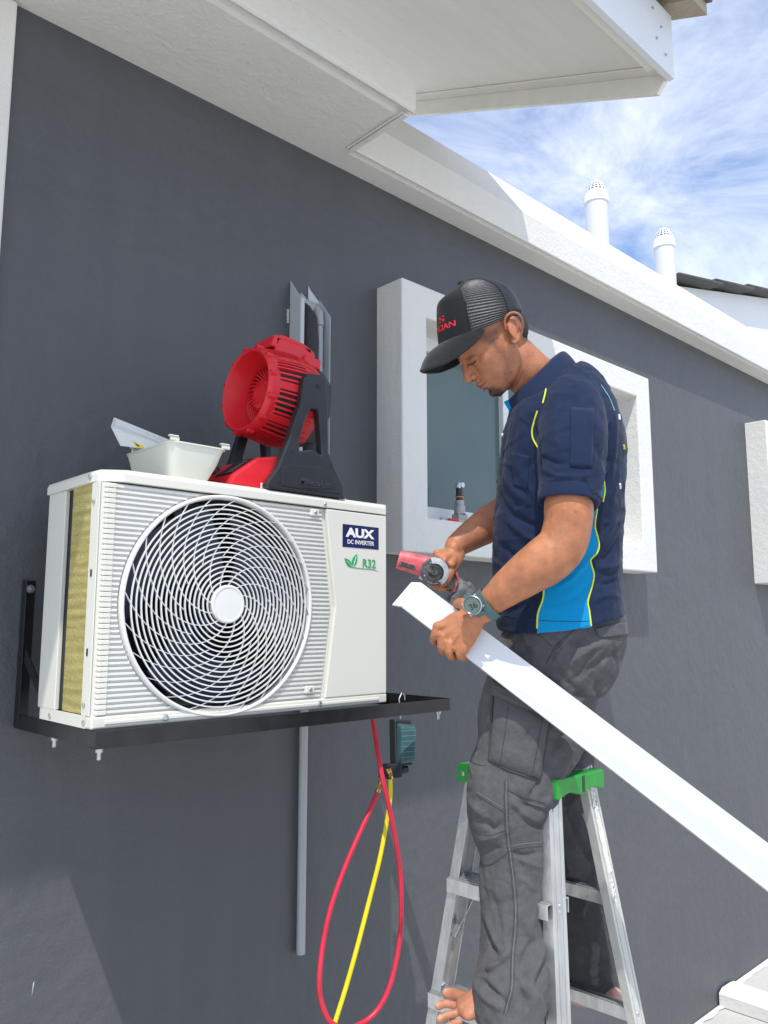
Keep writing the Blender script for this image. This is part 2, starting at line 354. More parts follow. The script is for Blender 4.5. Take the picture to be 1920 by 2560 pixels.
q = MB(); q.hexa([(-2, EY+.014, Zc(1.9)), (EX-.03, EY+.014, Zc(1.9)), (EX-.03, EY+.014, Zc(2.12)), (-2, EY+.014, Zc(2.12)), (-2, 3.6, sz(3.6, .03)), (EX-.03, 3.6, sz(3.6, .03)), (EX-.03, 3.6, tz(3.6, -.01)), (-2, 3.6, tz(3.6, -.01))])
q.build('roof_core', m_smooth, eave)

# far roof at the right
far = thing('neighbouring_roof', 'white gable end with overlapping dark roof tiles beyond the parapet', 'roof', (8.4, 4.0, Zc(2.0)))
gz = lambda x: Zc(3.78+.232*(x-8.35))
q = MB(); q.prism([(7.7, 4.0, Zc(2.0)), (13.5, 4.0, Zc(2.0)), (13.5, 4.0, gz(13.5)), (7.7, 4.0, gz(7.7))], (0, .25, 0)); q.build('gable_wall', mat('bright gable paint', (.80, .80, .79), .7, bump=(60, .2, 3)), far)
q = MB()
for i in range(7):
    x0 = 8.05+i*.93; q.hexa([(x0, 3.82, gz(x0)+.03+.03), (x0+1.12, 3.82, gz(x0+1.12)+.005), (x0+1.12, 3.82, gz(x0+1.12)+.05), (x0, 3.82, gz(x0)+.055+.03), (x0, 5.4, gz(x0)+.03+.03), (x0+1.12, 5.4, gz(x0+1.12)+.005), (x0+1.12, 5.4, gz(x0+1.12)+.05), (x0, 5.4, gz(x0)+.055+.03)])
q.build('tile_roof', m_tiled, far, bevel=.01)

# vent pipes
def vent(x, y, ztop, label):
    t = thing('vent_pipe', label, 'vent pipe', (x, y, Zc(1.9)), group='white vent pipes on the roof')
    r = .077; Mz = Matrix.Translation((x, y, Zc(ztop)))
    q = MB(); q.lathe([(r, -1.25), (r, -.150)], 40, Mz); q.build('pipe', mat('vent pvc', (.66, .67, .68), .3, var=(4, .2, (.68, .69, .70))), t, smooth=40)
    q = MB(); q.lathe([(r-.002, -.158), (r+.007, -.155), (r+.007, -.118), (r+.003, -.112), (r+.003, -.088), (r-.004, -.080)], 40, Mz)
    # slotted dome: bars and hoops
    cap_ = q.build('collar', m_wtxt, t, smooth=35)
    q = MB(); prof = [(r-.004, -.085), (r-.011, -.060), (r-.020, -.036), (r-.030, -.016), (r-.040, -.006), (.018, 0), (0, .001)]
    for i in range(16):
        a = i*math.pi/8; q.tube([Mz @ Vector((p[0]*math.cos(a), p[0]*math.sin(a), p[1])) for p in prof], .0048, 6)
    for p in ((r-.006, -.078), (r-.0125, -.056), (r-.020, -.036), (r-.030, -.016), (r-.042, -.005)):
        q.tube([Mz @ Vector((p[0]*math.cos(a*math.pi/16), p[0]*math.sin(a*math.pi/16), p[1])) for a in range(32)], .0052, 6, closed=True)
    q.lathe([(.038, -.008), (.02, .003), (0, .005)], 24, Mz)
    q.build('cowl', mat('vent cowl', (.68, .69, .70), .4), t, smooth=60)
    q = MB(); q.lathe([(r-.012, -.09), (0, -.089)], 24, Mz); q.build('pipe_bore', m_dark, t)
vent(1.675*2.8, 2.8, 1.092*2.8, 'taller looking white vent pipe with slotted dome, nearer the brown tiled eave')
vent(2.022*2.8, 2.8, 1.090*2.8, 'white vent pipe with slotted dome beside the dark roof tiles')

# scuffs and a gap in the boards
q = MB(); q.prism([(.845, WY-.0005, Zc(-.905)), (.849, WY-.0005, Zc(-.900)), (.844, WY-.0005, Zc(-.935))], (0, -.0006, 0)); q.build('scuff', m_duct, wall)
# ------------------------------------------------------------------ outdoor unit
AX0, AX1, AY0, AY1, AZ0, AZ1 = .756, 1.632, 1.72, 2.03, Zc(-.229), Zc(.318)
ac = thing('air_conditioner', 'cream outdoor air conditioner unit with round spiral fan grille on black wall bracket', 'air conditioner', ((AX0+AX1)/2, 1.87, AZ0))
FC = Vector((1.082, AY0, Zc(.045))); FR = .262; DX = 1.40
q = MB(); q.M = None
q.box((AX0+.006, AY1-.018, AZ0+.004), (AX1-.002, AY1-.001, AZ1-.002))
q.box((AX1-.012, AY0+.004, AZ0+.004), (AX1-.001, AY1-.02, AZ1-.002))
q.build('casing', m_case, ac, bevel=.002)
# front sheet with the fan hole
q = MB(); n = 96; xr, xl, zt_, zb = AX1-.004, AX0+.004, AZ1-.003, AZ0+.006
vs = []; 
for i in range(n):
    a = 2*math.pi*i/n; ca, sa = math.cos(a), math.sin(a)
    vs.append((FC.x+FR*ca, AY0+.010, FC.z+FR*sa))
for i in range(n):
    a = 2*math.pi*i/n; ca, sa = math.cos(a), math.sin(a); k = 1e9
    if ca > 1e-6: k = min(k, (xr-FC.x)/ca)
    if ca < -1e-6: k = min(k, (xl-FC.x)/ca)
    if sa > 1e-6: k = min(k, (zt_-FC.z)/sa)
    if sa < -1e-6: k = min(k, (zb-FC.z)/sa)
    vs.append((FC.x+k*ca, AY0+.010, FC.z+k*sa))
q.add(vs, [(i, (i+1) % n, n+(i+1) % n, n+i) for i in range(n)])
for cx, cz_ in ((xl, zb), (xr, zb), (xr, zt_), (xl, zt_)): pass
for (cx, cz_, ang) in ((xr, zt_, math.atan2(zt_-FC.z, xr-FC.x)), (xl, zt_, math.atan2(zt_-FC.z, xl-FC.x)), (xl, zb, math.atan2(zb-FC.z, xl-FC.x)), (xr, zb, math.atan2(zb-FC.z, xr-FC.x))):
    i0 = math.floor((ang % (2*math.pi))/(2*math.pi)*n) % n; q.add([vs[n+i0], (cx, AY0+.010, cz_), vs[n+(i0+1) % n]], [(0, 1, 2)])
q.box((AX0+.004, AY0+.0105, AZ0+.006), (AX0+.022, AY0+.05, AZ1-.003))
q.build('front_panel', m_case, ac)
# louvre ribs either side of the grille
qL = MB(); qR = MB(); nr = 44; RR = .2735
def rib(x0, x1, z, q):
    h = .0062
    if x1-x0 < .004: return
    P = []
    for x, e in ((x0, 0), (x0+.004, 1), (x1-.004, 1), (x1, 0)):
        P.append([(x, AY0+.0102, z+h*.62), (x, AY0+.0102-.0080*e, z+h*.50), (x, AY0+.0102-.0080*e, z-h*.30), (x, AY0+.0102, z-h*.62)])
    vs = [p for r in P for p in r]; fs = []
    for i in range(3):
        for j in range(3): fs.append((i*4+j, i*4+j+1, (i+1)*4+j+1, (i+1)*4+j))
    q.add(vs, fs)
for i in range(nr):
    z = AZ0+.034+i*(AZ1-AZ0-.044)/(nr-1); dz = z-FC.z
    xl0 = AX0+.010+.012*(1 if (i % 2) else .0)*0
    xr0 = DX-.004+.036*max(0, 1-abs(dz)/.275)
    if abs(dz) < RR:
        c = math.sqrt(RR*RR-dz*dz); rib(xl0, FC.x-c, z, qL); rib(FC.x+c, xr0-.006, z, qR)
    else: rib(xl0, FC.x, z, qL); rib(FC.x, xr0-.006, z, qR)
qL.build('louvre_panel', m_grille, ac, smooth=30); qR.build('louvre_panel', m_grille, ac, smooth=30)
# ends of the louvres: little raised steps near the left edge
q = MB()
for i in range(nr):
    z = AZ0+.034+i*(AZ1-AZ0-.044)/(nr-1)
    q.box((AX0+.012, AY0-.0004, z-.0052), (AX0+.034, AY0+.0094, z+.0052))
q.build('louvre_ends', m_case, ac, bevel=.0015)
# smooth service panel
q = MB(); PX = [(DX, AZ1-.003), (DX+.038, FC.z), (DX+.003, AZ0+.026), (AX1, AZ0+.026), (AX1, AZ1-.003)]
q.prism([(x, AY0+.0098, z) for x, z in PX], (0, -.0125, 0)); sp = q.build('service_panel', m_panel, ac, bevel=.003)
# bottom rail
q = MB(); q.box((AX0, AY0-.002, AZ0), (AX1+.002, AY0+.03, AZ0+.026)); br = q.build('base_rail', m_case, ac, bevel=.004)
q = MB(); q.box((AX0+.03, AY0-.005, AZ0+.008), (AX1-.03, AY0-.001, AZ0+.017)); q.build('rail_rib', m_case, br, bevel=.002)
q = MB(); q.box((AX0, AY0+.031, AZ0), (AX0+.006, AY1-.02, AZ0+.026)); q.box((AX0+.0065, AY0+.031, AZ0+.001), (AX1-.013, AY1-.02, AZ0+.006)); q.build('base_pan', m_case, ac)
# lid with rounded front corners
q = MB(); lid = []
x0, x1, y0, y1 = AX0-.004, AX1+.003, AY0-.004, AY1+.004
rc = .028; cut = .055
pts = [(x0, y1), (x0, y0+cut+.02), (x0+.006, y0+cut*.6), (x0+.03, y0+.016), (x0+.055, y0), (x1-.006, y0), (x1, y0+.006), (x1, y1)]
zz = [(0, 0), (.0, .018), (.003, .026), (.012, .0305)]
cx_, cy_ = (x0+x1)/2, (y0+y1)/2
rings = []
for ins, h in zz:
    rings.append([(x+(ins if x < cx_ else -ins), y+(ins if y < cy_ else -ins), AZ1+h) for x, y in pts])
k = len(pts)
q.add([p for r in rings for p in r], [(i*k+j, i*k+(j+1) % k, (i+1)*k+(j+1) % k, (i+1)*k+j) for i in range(len(zz)-1) for j in range(k)]+[tuple(range(k-1, -1, -1)), tuple((len(zz)-1)*k+j for j in range(k))])
ACTOP = AZ1+.0305
q.build('lid', m_case, ac, bevel=.0012)
q = MB(); q.box((AX1-.18, AY0+.002, AZ1+.018), (AX1+.0045, AY0+.10, AZ1+.0305+.001)); q.build('handle_cover', m_panel, ac, bevel=.003)
# left side: posts, coil, black gap
q = MB(); q.box((AX0+.001, AY0+.026, AZ0+.026), (AX0+.012, AY0+.056, AZ1)); q.box((AX0, AY0+.0118, AZ0+.0265), (AX0+.003, AY0+.0258, AZ1-.001))
po = q.build('corner_post', m_case, ac, bevel=.002)
q = MB(); q.box((AX0+.001, 1.925, AZ0+.026), (AX0+.012, AY1, AZ1)); q.build('corner_post', m_case, ac, bevel=.002)
q = MB(); q.box((AX0+.006, AY0+.056, AZ0+.028), (AX0+.03, 1.892, AZ1)); q.build('condenser_coil', m_coil, ac)
q = MB(); q.box((AX0+.012, 1.892, AZ0+.028), (AX0+.014, 1.925, AZ1)); q.box((AX0+.032, AY0+.03, AZ0+.03), (AX0+.034, AY1-.02, AZ1-.004)); q.box((AX0+.034, AY1-.03, AZ0+.03), (AX1-.014, AY1-.022, AZ1-.004)); q.box((DX+.03, AY0+.03, AZ0+.03), (DX+.034, AY1-.03, AZ1-.004)); q.build('cabinet_lining', m_dark, ac)
q = MB()
for zf in (.62, .30): q.box((AX0-.0006, AY0+.034, AZ0+.547*zf-.008), (AX0+.0015, AY0+.040, AZ0+.547*zf+.008))
for zf in (.62, .30):
    q = MB(); q.box((AX0-.0006, AY0+.034, AZ0+.547*zf-.008), (AX0+.0015, AY0+.040, AZ0+.547*zf+.008)); q.build('slot', m_dark, po)
def screw(p, nrm, r, parent, name='screw'):
    nrm = Vector(nrm).normalized(); q = MB(); Mf = frame(p, nrm.orthogonal(), nrm)
    q.lathe([(r, 0), (r, .0012), (r*.8, .0022), (r*.45, .0022), (r*.45, .0010), (0, .0010)], 16, Mf); return q.build(name, m_steel, parent, smooth=35)
for x, z in ((.93, AZ0+.013), (1.385, AZ0+.013)): screw((x, AY0-.0055, z), (0, -1, 0), .0075, br, 'bolt')
for x, z in ((1.362, AZ1-.018), (1.352, AZ0+.052)):
    q = MB(); q.box((x-.014, AY0-.0045, z-.010), (x+.014, AY0+.010, z+.010)); pd = q.build('screw_boss', m_case, ac, bevel=.003); screw((x, AY0-.0046, z), (0, -1, 0), .0055, pd)
screw((1.395, AY0-.005, AZ1+.008), (0, -1, 0), .005, ac); screw((AX0-.0045, AY0+.06, AZ1+.014), (-1, 0, 0), .006, ac)
screw((AX0-.0005, AY0+.040, AZ1-.045), (-1, 0, 0), .005, po); screw((AX0-.0005, AY0+.040, AZ0+.05), (-1, 0, 0), .005, po); screw((AX0-.0005, AY0+.036, AZ0+.012), (-1, 0, 0), .006, ac); screw((AX0-.0005, AY0+.225, AZ0+.012), (-1, 0, 0), .006, ac)
# the grille
gr = MB()
def ringb(R, y0, y1, w, n=112):
    gr.lathe([(R-w/2, y0), (R+w/2, y0), (R+w/2, y1), (R-w/2, y1), (R-w/2, y0)], n, Mg)
Mg = Matrix.Translation(FC) @ Matrix.Rotation(R_(90), 4, 'X')      # local z -> -Y
dome = lambda r: .012*(1-(r/.27)**2)+.004
Rin = .047
nrg = 18
for i in range(nrg):
    r = Rin+.0095+(i)*(.262-Rin-.012)/(nrg-1)
    if i == nrg-1: continue
    d = dome(r); ringb(r, d-.004, d, .0031)
spiral = []
NS = 12
for s in range(NS):
    a0 = 2*math.pi*s/NS; P = []
    for t_ in range(15):
        u = t_/14; r = Rin-.002+(.265-Rin)*u; a = a0-R_(95)*(u**.85)
        P.append((r, a))
    vs = []; 
    for r, a in P:
        d = dome(r)-.0005; w = .0011/max(r, .03)
        for da, dd in ((-w, d), (w, d), (w, d-.006), (-w, d-.006)): vs.append(Mg @ Vector((r*math.cos(a+da), r*math.sin(a+da), dd)))
    fs = [(i*4+j, i*4+(j+1) % 4, (i+1)*4+(j+1) % 4, (i+1)*4+j) for i in range(14) for j in range(4)]
    gr.add(vs, fs)
for s in range(NS):                                # extra arms in the outer half
    a0 = 2*math.pi*(s+.5)/NS; vs = []
    for t_ in range(9):
        u = .34+.66*t_/8; r = Rin-.002+(.265-Rin)*u; a = a0-R_(95)*(u**.85); d = dome(r)-.0005; w = .0010/r
        for da, dd in ((-w, d), (w, d), (w, d-.006), (-w, d-.006)): vs.append(Mg @ Vector((r*math.cos(a+da), r*math.sin(a+da), dd)))
    gr.add(vs, [(i*4+j, i*4+(j+1) % 4, (i+1)*4+(j+1) % 4, (i+1)*4+j) for i in range(8) for j in range(4)])
grille = gr.build('fan_grille', m_grille, ac)
q = MB(); q.lathe([(FR-.001, -.012), (FR, .001), (FR+.002, .0055), (FR+.006, .0065), (FR+.0095, .004), (FR+.0105, -.008)], 128, Mg); q.build('grille_rim', m_grille, grille, smooth=60)
q = MB(); q.lathe([(Rin, .006), (Rin, .017), (Rin-.003, .0195), (Rin-.006, .0195), (Rin-.008, .018), (0, .0185)], 56, Mg); q.build('grille_hub', m_grille, grille, smooth=35)
q = MB(); q.lathe([(FR-.002, -.012), (FR-.004, -.09), (FR+.02, -.12)], 72, Mg); q.build('fan_shroud', mat('dark shroud', (.035, .037, .04), .5), ac, smooth=60)
fan = None
q = MB(); q.lathe([(0, -.035), (.05, -.036), (.062, -.045), (.064, -.11), (0, -.11)], 40, Mg); hubf = q.build('fan_hub', m_blade, ac, smooth=35)
for kx in range(3):
    q = MB()
    def bl(u, v, kx=kx):
        r = .06+.185*v; a = 2*math.pi*kx/3+(u-.5)*(1.15+.55*v)+.5*v
        return Mg @ Vector((r*math.cos(a), r*math.sin(a), -.055-.045*(u-.5)*2*(1-.3*v)))
    q.grid(bl, 12, 8); q.build('fan_blade', m_blade, hubf, smooth=180)
q = MB()
for xx in (1.035, 1.125): q.box((xx, 1.90, AZ0+.03), (xx+.022, 1.915, AZ1-.01))
q.box((1.03, 1.885, FC.z-.05), (1.15, 1.90, FC.z+.05)); q.build('motor_bracket', mat('dull galvanised', (.20, .22, .25), .5, .5), ac)
# badge, text, leaf mark
TX = AY0-.0036
q = MB(); q.box((1.461, TX, Zc(.212)), (1.6, TX+.002, Zc(.277))); bd = q.build('brand_badge', m_navy, sp)
def MT(x, z): 
    Mm = Matrix(((1, 0, 0), (0, 0, -1), (0, 1, 0))).transposed()
    Mm = Matrix(((1, 0, 0, x), (0, 0, -1, TX-.0006), (0, 1, 0, z), (0, 0, 0, 1))); return Mm
def put(body, x, z, size, mt, parent, name='lettering', **k):
    return link(name, text_mesh(body, size, MT(x, z), .0003, **k), mt, parent)
put('AUX', 1.475, Zc(.243), .0345, m_wtxt, bd, bold=.0016, sx=1.42, align='LEFT')
put('DC INVERTER', 1.4775, Zc(.2225), .0168, m_wtxt, bd, bold=.0002, sx=.99)
put('R32', 1.535, Zc(.158), .034, m_gtxt, sp, bold=.0004, sx=.98)
q = MB()
def leaf(cx, cz_, ln, w, ang, qq):
    P = []
    for i in range(17):
        u = i/16; P.append((u*ln, w*math.sin(math.pi*u**.85)**.9))
    P2 = P+[(a, -c*.8) for a, c in reversed(P[1:-1])]
    ca, sa = math.cos(ang), math.sin(ang)
    qq.prism([(cx+a*ca-c*sa, TX, cz_+a*sa+c*ca) for a, c in P2], (0, .002, 0))
leaf(1.500, Zc(.156), .042, .0105, R_(68), q); leaf(1.497, Zc(.158), .036, .0095, R_(142), q)
lf = q.build('leaf_emblem', m_gtxt, sp)
q = MB(); q.tube([(1.482, TX, Zc(.157)), (1.50, TX, Zc(.1555)), (1.54, TX, Zc(.1535)), (1.575, TX, Zc(.153)), (1.602, TX, Zc(.149))], [.0004, .0008, .0008, .0007, .0003], 6); q.build('underline', m_gtxt, sp)
q = MB(); q.tube([(1.5005, TX-.0004, Zc(.157)), (1.5055, TX-.0004, Zc(.172)), (1.512, TX-.0004, Zc(.188))], .0007, 5); q.tube([(1.4955, TX-.0004, Zc(.1595)), (1.487, TX-.0004, Zc(.166)), (1.478, TX-.0004, Zc(.173))], .0007, 5); q.tube([(1.5035, TX-.0004, Zc(.166)), (1.5095, TX-.0004, Zc(.1745))], .0005, 5); q.build('leaf_vein', m_wtxt, lf)
# brass valve on the far edge of the lid
q = MB(); q.lathe([(.006, 0), (.006, .008), (.011, .009), (.011, .016), (.0085, .018), (.0085, .026), (0, .028)], 6, Matrix.Translation((1.53, 1.80, ACTOP))); tag(q.build('flare_nut', m_brass), 'small brass nut standing on the lid behind the fan', 'nut')

# ------------------------------------------------------------------ wall bracket
bk = thing('wall_bracket', 'black steel wall bracket frame carrying the air conditioner', 'bracket', (.76, WY, Zc(-.26)))
BZ0, BZ1 = Zc(-.268), Zc(-.231)
q = MB(); q.box((.758, 1.697, BZ0), (1.883, 1.7005, BZ1)); q.box((.758, 1.7005, BZ0), (1.883, 1.735, BZ0+.003)); q.build('front_rail', m_black, bk, bevel=.001)
def side(x, s):
    q = MB(); q.box((x, 1.7006, BZ0+.0005), (x+.0035*s, WY-.004, BZ1)) if s > 0 else q.box((x-.0035, 1.7006, BZ0+.0005), (x, WY-.004, BZ1))
    q.box((min(x+.0036*s, x+.036*s), 1.7355, BZ0+.0005), (max(x+.0036*s, x+.036*s), WY-.004, BZ0+.0035)); return q.build('arm', m_black, bk)
side(.760, 1); side(1.881, -1)
for x, s in ((.760, 1),):
    q = MB(); x1 = x+.032*s; q.box((min(x, x1), WY-.004, BZ0+.004), (max(x, x1), WY-.0005, Zc(.11))); q.box((x-.0025, WY-.034, BZ0+.002), (x+.0005, WY-.004, Zc(.11))); up_ = q.build('upright', m_black, bk, bevel=.001)
    q = MB(); q.beam((x+.004, WY-.006, Zc(-.06)), (x+.004, 1.93, BZ1-.01), .028, .004, (1, 0, 0)); q.build('brace', m_black, bk)
q = MB(); q.lathe([(.011, 0), (.011, .003), (.007, .0035), (.007, .010), (.004, .010), (.004, .016), (0, .016)], 12, frame((.779, WY-.005, Zc(.088)), (1, 0, 0), (0, -1, 0))); q.build('anchor_bolt', m_steel, up_, smooth=30)
q = MB(); q.lathe([(.006, 0), (.006, .02), (0, .02)], 10, frame((.779, WY-.0045, Zc(.03)), (1, 0, 0), (0, -1, 0)))
q = MB(); q.box((1.849, WY-.004, BZ0+.004), (1.881, WY-.0005, BZ1-.004)); q.build('upright', m_black, bk, bevel=.001)
q = MB(); q.box((1.640, 2.02, BZ0+.004), (1.880, 2.055, BZ1-.006)); q.build('cross_bar', m_black, bk, bevel=.001)
def hang_bolt(x, y):
    q = MB(); Mz = Matrix.Translation((x, y, BZ0))
    q.lathe([(.012, .0), (.012, -.002), (.0085, -.0025), (.0085, -.010), (.0045, -.0105), (.0045, -.026), (0, -.0265)], 6 if 0 else 14, Mz); q.build('bolt', m_steel, bk, smooth=30)
for x, y in ((.779, 1.722), (.779, 1.97), (1.853, 1.72)): hang_bolt(x, y)

# ------------------------------------------------------------------ tray on the lid
def pxZ(px, py, z): return atZ(px, py, z)
TZ = ACTOP
tr = thing('plastic_tray', 'cream plastic tray with lipped rim standing on the air conditioner', 'tray', (.93, 1.85, TZ))
H = .0895
ti = [(.944, 1.752), (1.052, 1.752), (1.052, 1.955), (.944, 1.955)]; to = [(.924, 1.728), (1.090, 1.728), (1.090, 1.985), (.924, 1.985)]
def roundpoly(P, r, n=6):
    out_ = []; k = len(P)
    for i in range(k):
        p = Vector(P[i]); a = (Vector(P[i-1])-p).normalized(); c = (Vector(P[(i+1) % k])-p).normalized()
        for j in range(n+1):
            t_ = j/n; out_.append(p+a*r*(1-t_)**2+c*r*t_**2)
    return out_
def lerp2(u): return [tuple(Vector(a).lerp(Vector(c), u)) for a, c in zip(ti, to)]
q = MB(); levels = [(0, .0, .02), (.0, .003, .02), (.55, .5, .03), (.93, 1-.01, .035), (1.0, 1, .035)]
R0 = [[Vector((p.x, p.y, TZ+.0005+H*h)) for p in roundpoly(lerp2(u), .03)] for u, h in ((-.07, 0), (0, .05), (.5, .5), (.86, .96))]
rim = [[Vector((p.x, p.y, TZ+H*h)) for p in roundpoly(lerp2(u), .034)] for u, h in ((1.0, .965), (1.0, 1.0), (.84, 1.0))]
inn = [[Vector((p.x, p.y, TZ+H*h)) for p in roundpoly(lerp2(u), .03)] for u, h in ((.46, .5), (-.02, .09))]
allr = R0+rim+inn; k = len(allr[0])
q.add([p for r in allr for p in r], [(i*k+j, i*k+(j+1) % k, (i+1)*k+(j+1) % k, (i+1)*k+j) for i in range(len(allr)-1) for j in range(k)]+[tuple(range(k-1, -1, -1)), tuple((len(allr)-1)*k+j for j in range(k))])
q.build('basin', m_tray, tr, smooth=35)
for xx in (1.005,):
    q = MB(); q.hexa([(xx, 1.748, TZ+.02), (xx+.012, 1.748, TZ+.02), (xx+.012, 1.756, TZ+.02), (xx, 1.756, TZ+.02), (xx+.002, 1.7315, TZ+H*.93), (xx+.014, 1.7315, TZ+H*.93), (xx+.014, 1.741, TZ+H*.93), (xx+.002, 1.741, TZ+H*.93)]); q.build('rib', m_tray, tr)
def clip(x, y): q = MB(); q.box((x-.012, y-.004, TZ+H), (x+.012, y+.004, TZ+H+.010)); q.box((x-.016, y-.006, TZ+H+.010), (x+.010, y+.006, TZ+H+.014)); q.build('clip', m_tray, tr, bevel=.002)
clip(.938, 1.735); clip(1.082, 1.735); clip(.935, 1.93)
# cover leaning in the tray
cv = thing('plastic_cover', 'loose off white plastic cover leaning inside the cream tray, yellow warning sticker', 'cover', (.85, 1.84, TZ+.06))
A = atY(247, 904, 1.975); B = atY(372, 955, 1.86); Cc = atY(350, 974, 1.83); Dd = atY(262, 963, 1.93)
E1_ = atY(241.5, 922, 1.955); F1_ = atY(350, 962, 1.84); nrm = (F1_-E1_).cross(Dd-E1_).normalized()
if nrm.dot(Vector((0, 0, CZ))-A) < 0: nrm = -nrm
q = MB(); t3 = -nrm*.003; mid = lambda a, c: (a+c)/2
P = [A, B, F1_, E1_]; Pm = [A.lerp(E1_, .55)-nrm*.004, B.lerp(F1_, .55)-nrm*.004]
for a, c, d, e in ((A, B, Pm[1], Pm[0]), (Pm[0], Pm[1], F1_, E1_), (E1_, F1_, Cc, Dd)): q.hexa([a, c, d, e, a+t3, c+t3, d+t3, e+t3])
m_cover = mat('white cover plastic', (.66, .665, .63), .35); cvp = q.build('plate', m_cover, cv)
q = MB(); q.tube([A, A.lerp(B, .5), B], .0028, 8); q.build('flange', m_cover, cv, smooth=60)
q = MB(); q.tube([A, E1_, E1_.lerp(Dd, .5), Dd], .0022, 8); q.build('flange', m_cover, cv, smooth=60)
nn_ = nrm if nrm.dot(Vector((0, 0, CZ))-A) > 0 else -nrm
f2 = lambda u, v: E1_.lerp(F1_, u).lerp(Dd.lerp(Cc, u), v)
off = nrm*.0012
q = MB(); q.add([f2(.30, .38)+off, f2(.58, .78)+off, f2(.56, 1.0)+off, f2(.40, 1.0)+off], [(0, 1, 2, 3)]); q.build('warning_sticker', mat('yellow sticker', (.72, .55, .03), .5), cv)
q = MB(); q.add([f2(.38, .60)+off*1.3, f2(.49, .74)+off*1.3, f2(.49, .88)+off*1.3, f2(.42, .88)+off*1.3], [(0, 1, 2, 3)]); q.build('sticker_print', m_dark, cv)

# ------------------------------------------------------------------ jobsite fan
jf = thing('jobsite_fan', 'red and black portable jobsite fan on the air conditioner lid', 'fan', (1.30, 1.86, TZ))
PV = Vector((1.362, 1.862, Zc(.668)))           # pivot, between the two arms
tilt = R_(4)
fa_ = Vector((-math.cos(tilt), 0, math.sin(tilt))); fu = Vector((math.sin(tilt), 0, math.cos(tilt)))
Mf = Matrix((Vector((0, -1, 0)), fu.cross(Vector((0, 1, 0)))*0+fu, fa_)).transposed().to_4x4(); Mf.translation = PV   # local x = towards viewer side(-y), y = up, z = facing (-x)
Mf = Mf @ Matrix.Translation((0, -.026, .055)) @ Matrix.Diagonal((1.08, 1.12, 1.55, 1))
RF = .112
def oct_ring(R, z, sq=1.0, n=48):
    out_ = []
    for i in range(n):
        a = 2*math.pi*i/n; k = math.cos(math.pi/8)/math.cos(((a+math.pi/8) % (math.pi/4))-math.pi/8)
        k = 1+(k-1)*.8; out_.append(Vector((R*k*math.cos(a), R*k*math.sin(a), z)))
    return out_
def shell(rings, name, mt, parent, smooth=40, bevel=0, capf=False, capb=False):
    k = len(rings[0]); q = MB(); q.M = Mf
    fs = [(i*k+j, i*k+(j+1) % k, (i+1)*k+(j+1) % k, (i+1)*k+j) for i in range(len(rings)-1) for j in range(k)]
    if capb: fs.append(tuple(range(k-1, -1, -1)))
    if capf: fs.append(tuple((len(rings)-1)*k+j for j in range(k)))
    q.add([p for r in rings for p in r], fs); return q.build(name, mt, parent, smooth, bevel)
hd = shell([oct_ring(.100, -.068), oct_ring(.117, -.060), oct_ring(.122, -.02), oct_ring(.110, .034), oct_ring(.110, .04)], 'housing', m_dark, jf, 50, capb=True)
# red structural cage: collars + ribs over the dark housing
q = MB(); q.M = Mf
for (R1, z1, R2, z2) in ((.119, -.066, .1245, -.028), ):
    rg = [oct_ring(R1-.01, z1), oct_ring(R1, z1+.002), oct_ring(R2, z2), oct_ring(R2-.006, z2+.002)]; k = 48
    q.add([p for r in rg for p in r], [(i*k+j, i*k+(j+1) % k, (i+1)*k+(j+1) % k, (i+1)*k+j) for i in range(3) for j in range(k)])
for s_ in range(8):                                # eight bays of fins, with solid bars between
    a_c = s_*math.pi/4+math.pi/8
    for t_ in range(-1, 6):
        a = a_c-.30+.60*(t_)/5+.06 if t_ >= 0 else None
        if t_ == -1:
            a = s_*math.pi/4; w = .010
        else: w = .0026
        kk = 1+(math.cos(math.pi/8)/math.cos(((a+math.pi/8) % (math.pi/4))-math.pi/8)-1)*.8
        pr = [(.1235, -.05), (.1245, -.024), (.1225, .0), (.1165, .030), (.1135, .040)]; pr = [(r*kk, z) for r, z in pr]
        e = Vector((math.cos(a), math.sin(a), 0)); tt = Vector((-math.sin(a), math.cos(a), 0)); vs = []
        for r, z in pr:
            vs += [e*r+tt*w+Vector((0, 0, z)), e*r-tt*w+Vector((0, 0, z)), e*(r-.012)-tt*w+Vector((0, 0, z)), e*(r-.012)+tt*w+Vector((0, 0, z))]
        q.add(vs, [(i*4+j, i*4+(j+1) % 4, (i+1)*4+(j+1) % 4, (i+1)*4+j) for i in range(4) for j in range(4)])
q.build('cage', m_red, jf, smooth=30)
def cr_(R, z, n=64): return [Vector((R*math.cos(2*math.pi*i/n), R*math.sin(2*math.pi*i/n), z)) for i in range(n)]
fun = shell([cr_(.108, .030), cr_(.1135, .042), cr_(.112, .052), cr_(.1065, .056), cr_(.100, .054), cr_(.088, .030), cr_(.078, .006)], 'funnel', m_red, jf, 40)
for i in range(12):
    a = 2*math.pi*i/12+.2; q = MB(); q.M = Mf; q.lathe([(.008, .042), (.008, .054), (.0035, .055), (.0035, .050), (0, .050)], 12, Matrix.Translation((.1105*math.cos(a), .1105*math.sin(a), 0))); q.build('screw_lug', m_red, fun, smooth=35)
shell([cr_(.079, .005), cr_(0.001, .004)], 'cavity', m_dark, jf)
q = MB(); q.M = Mf
for i in range(30):
    a = 2*math.pi*i/30
    P = []
    for t_ in range(6):
        u = t_/5; r = .040+.040*u; P.append(Vector((r*math.cos(a+.55*u), r*math.sin(a+.55*u), .012+.008*math.sin(u*3.1))))
    q.tube(P, .0025, 5)
q.build('guard', m_red, jf, smooth=60)
q = MB(); q.M = Mf; q.lathe([(.042, .006), (.042, .018), (.036, .023), (.024, .024), (.023, .0225), (0, .023)], 40); hb = q.build('guard_hub', m_red, jf, smooth=35)
for i in range(26):
    pass
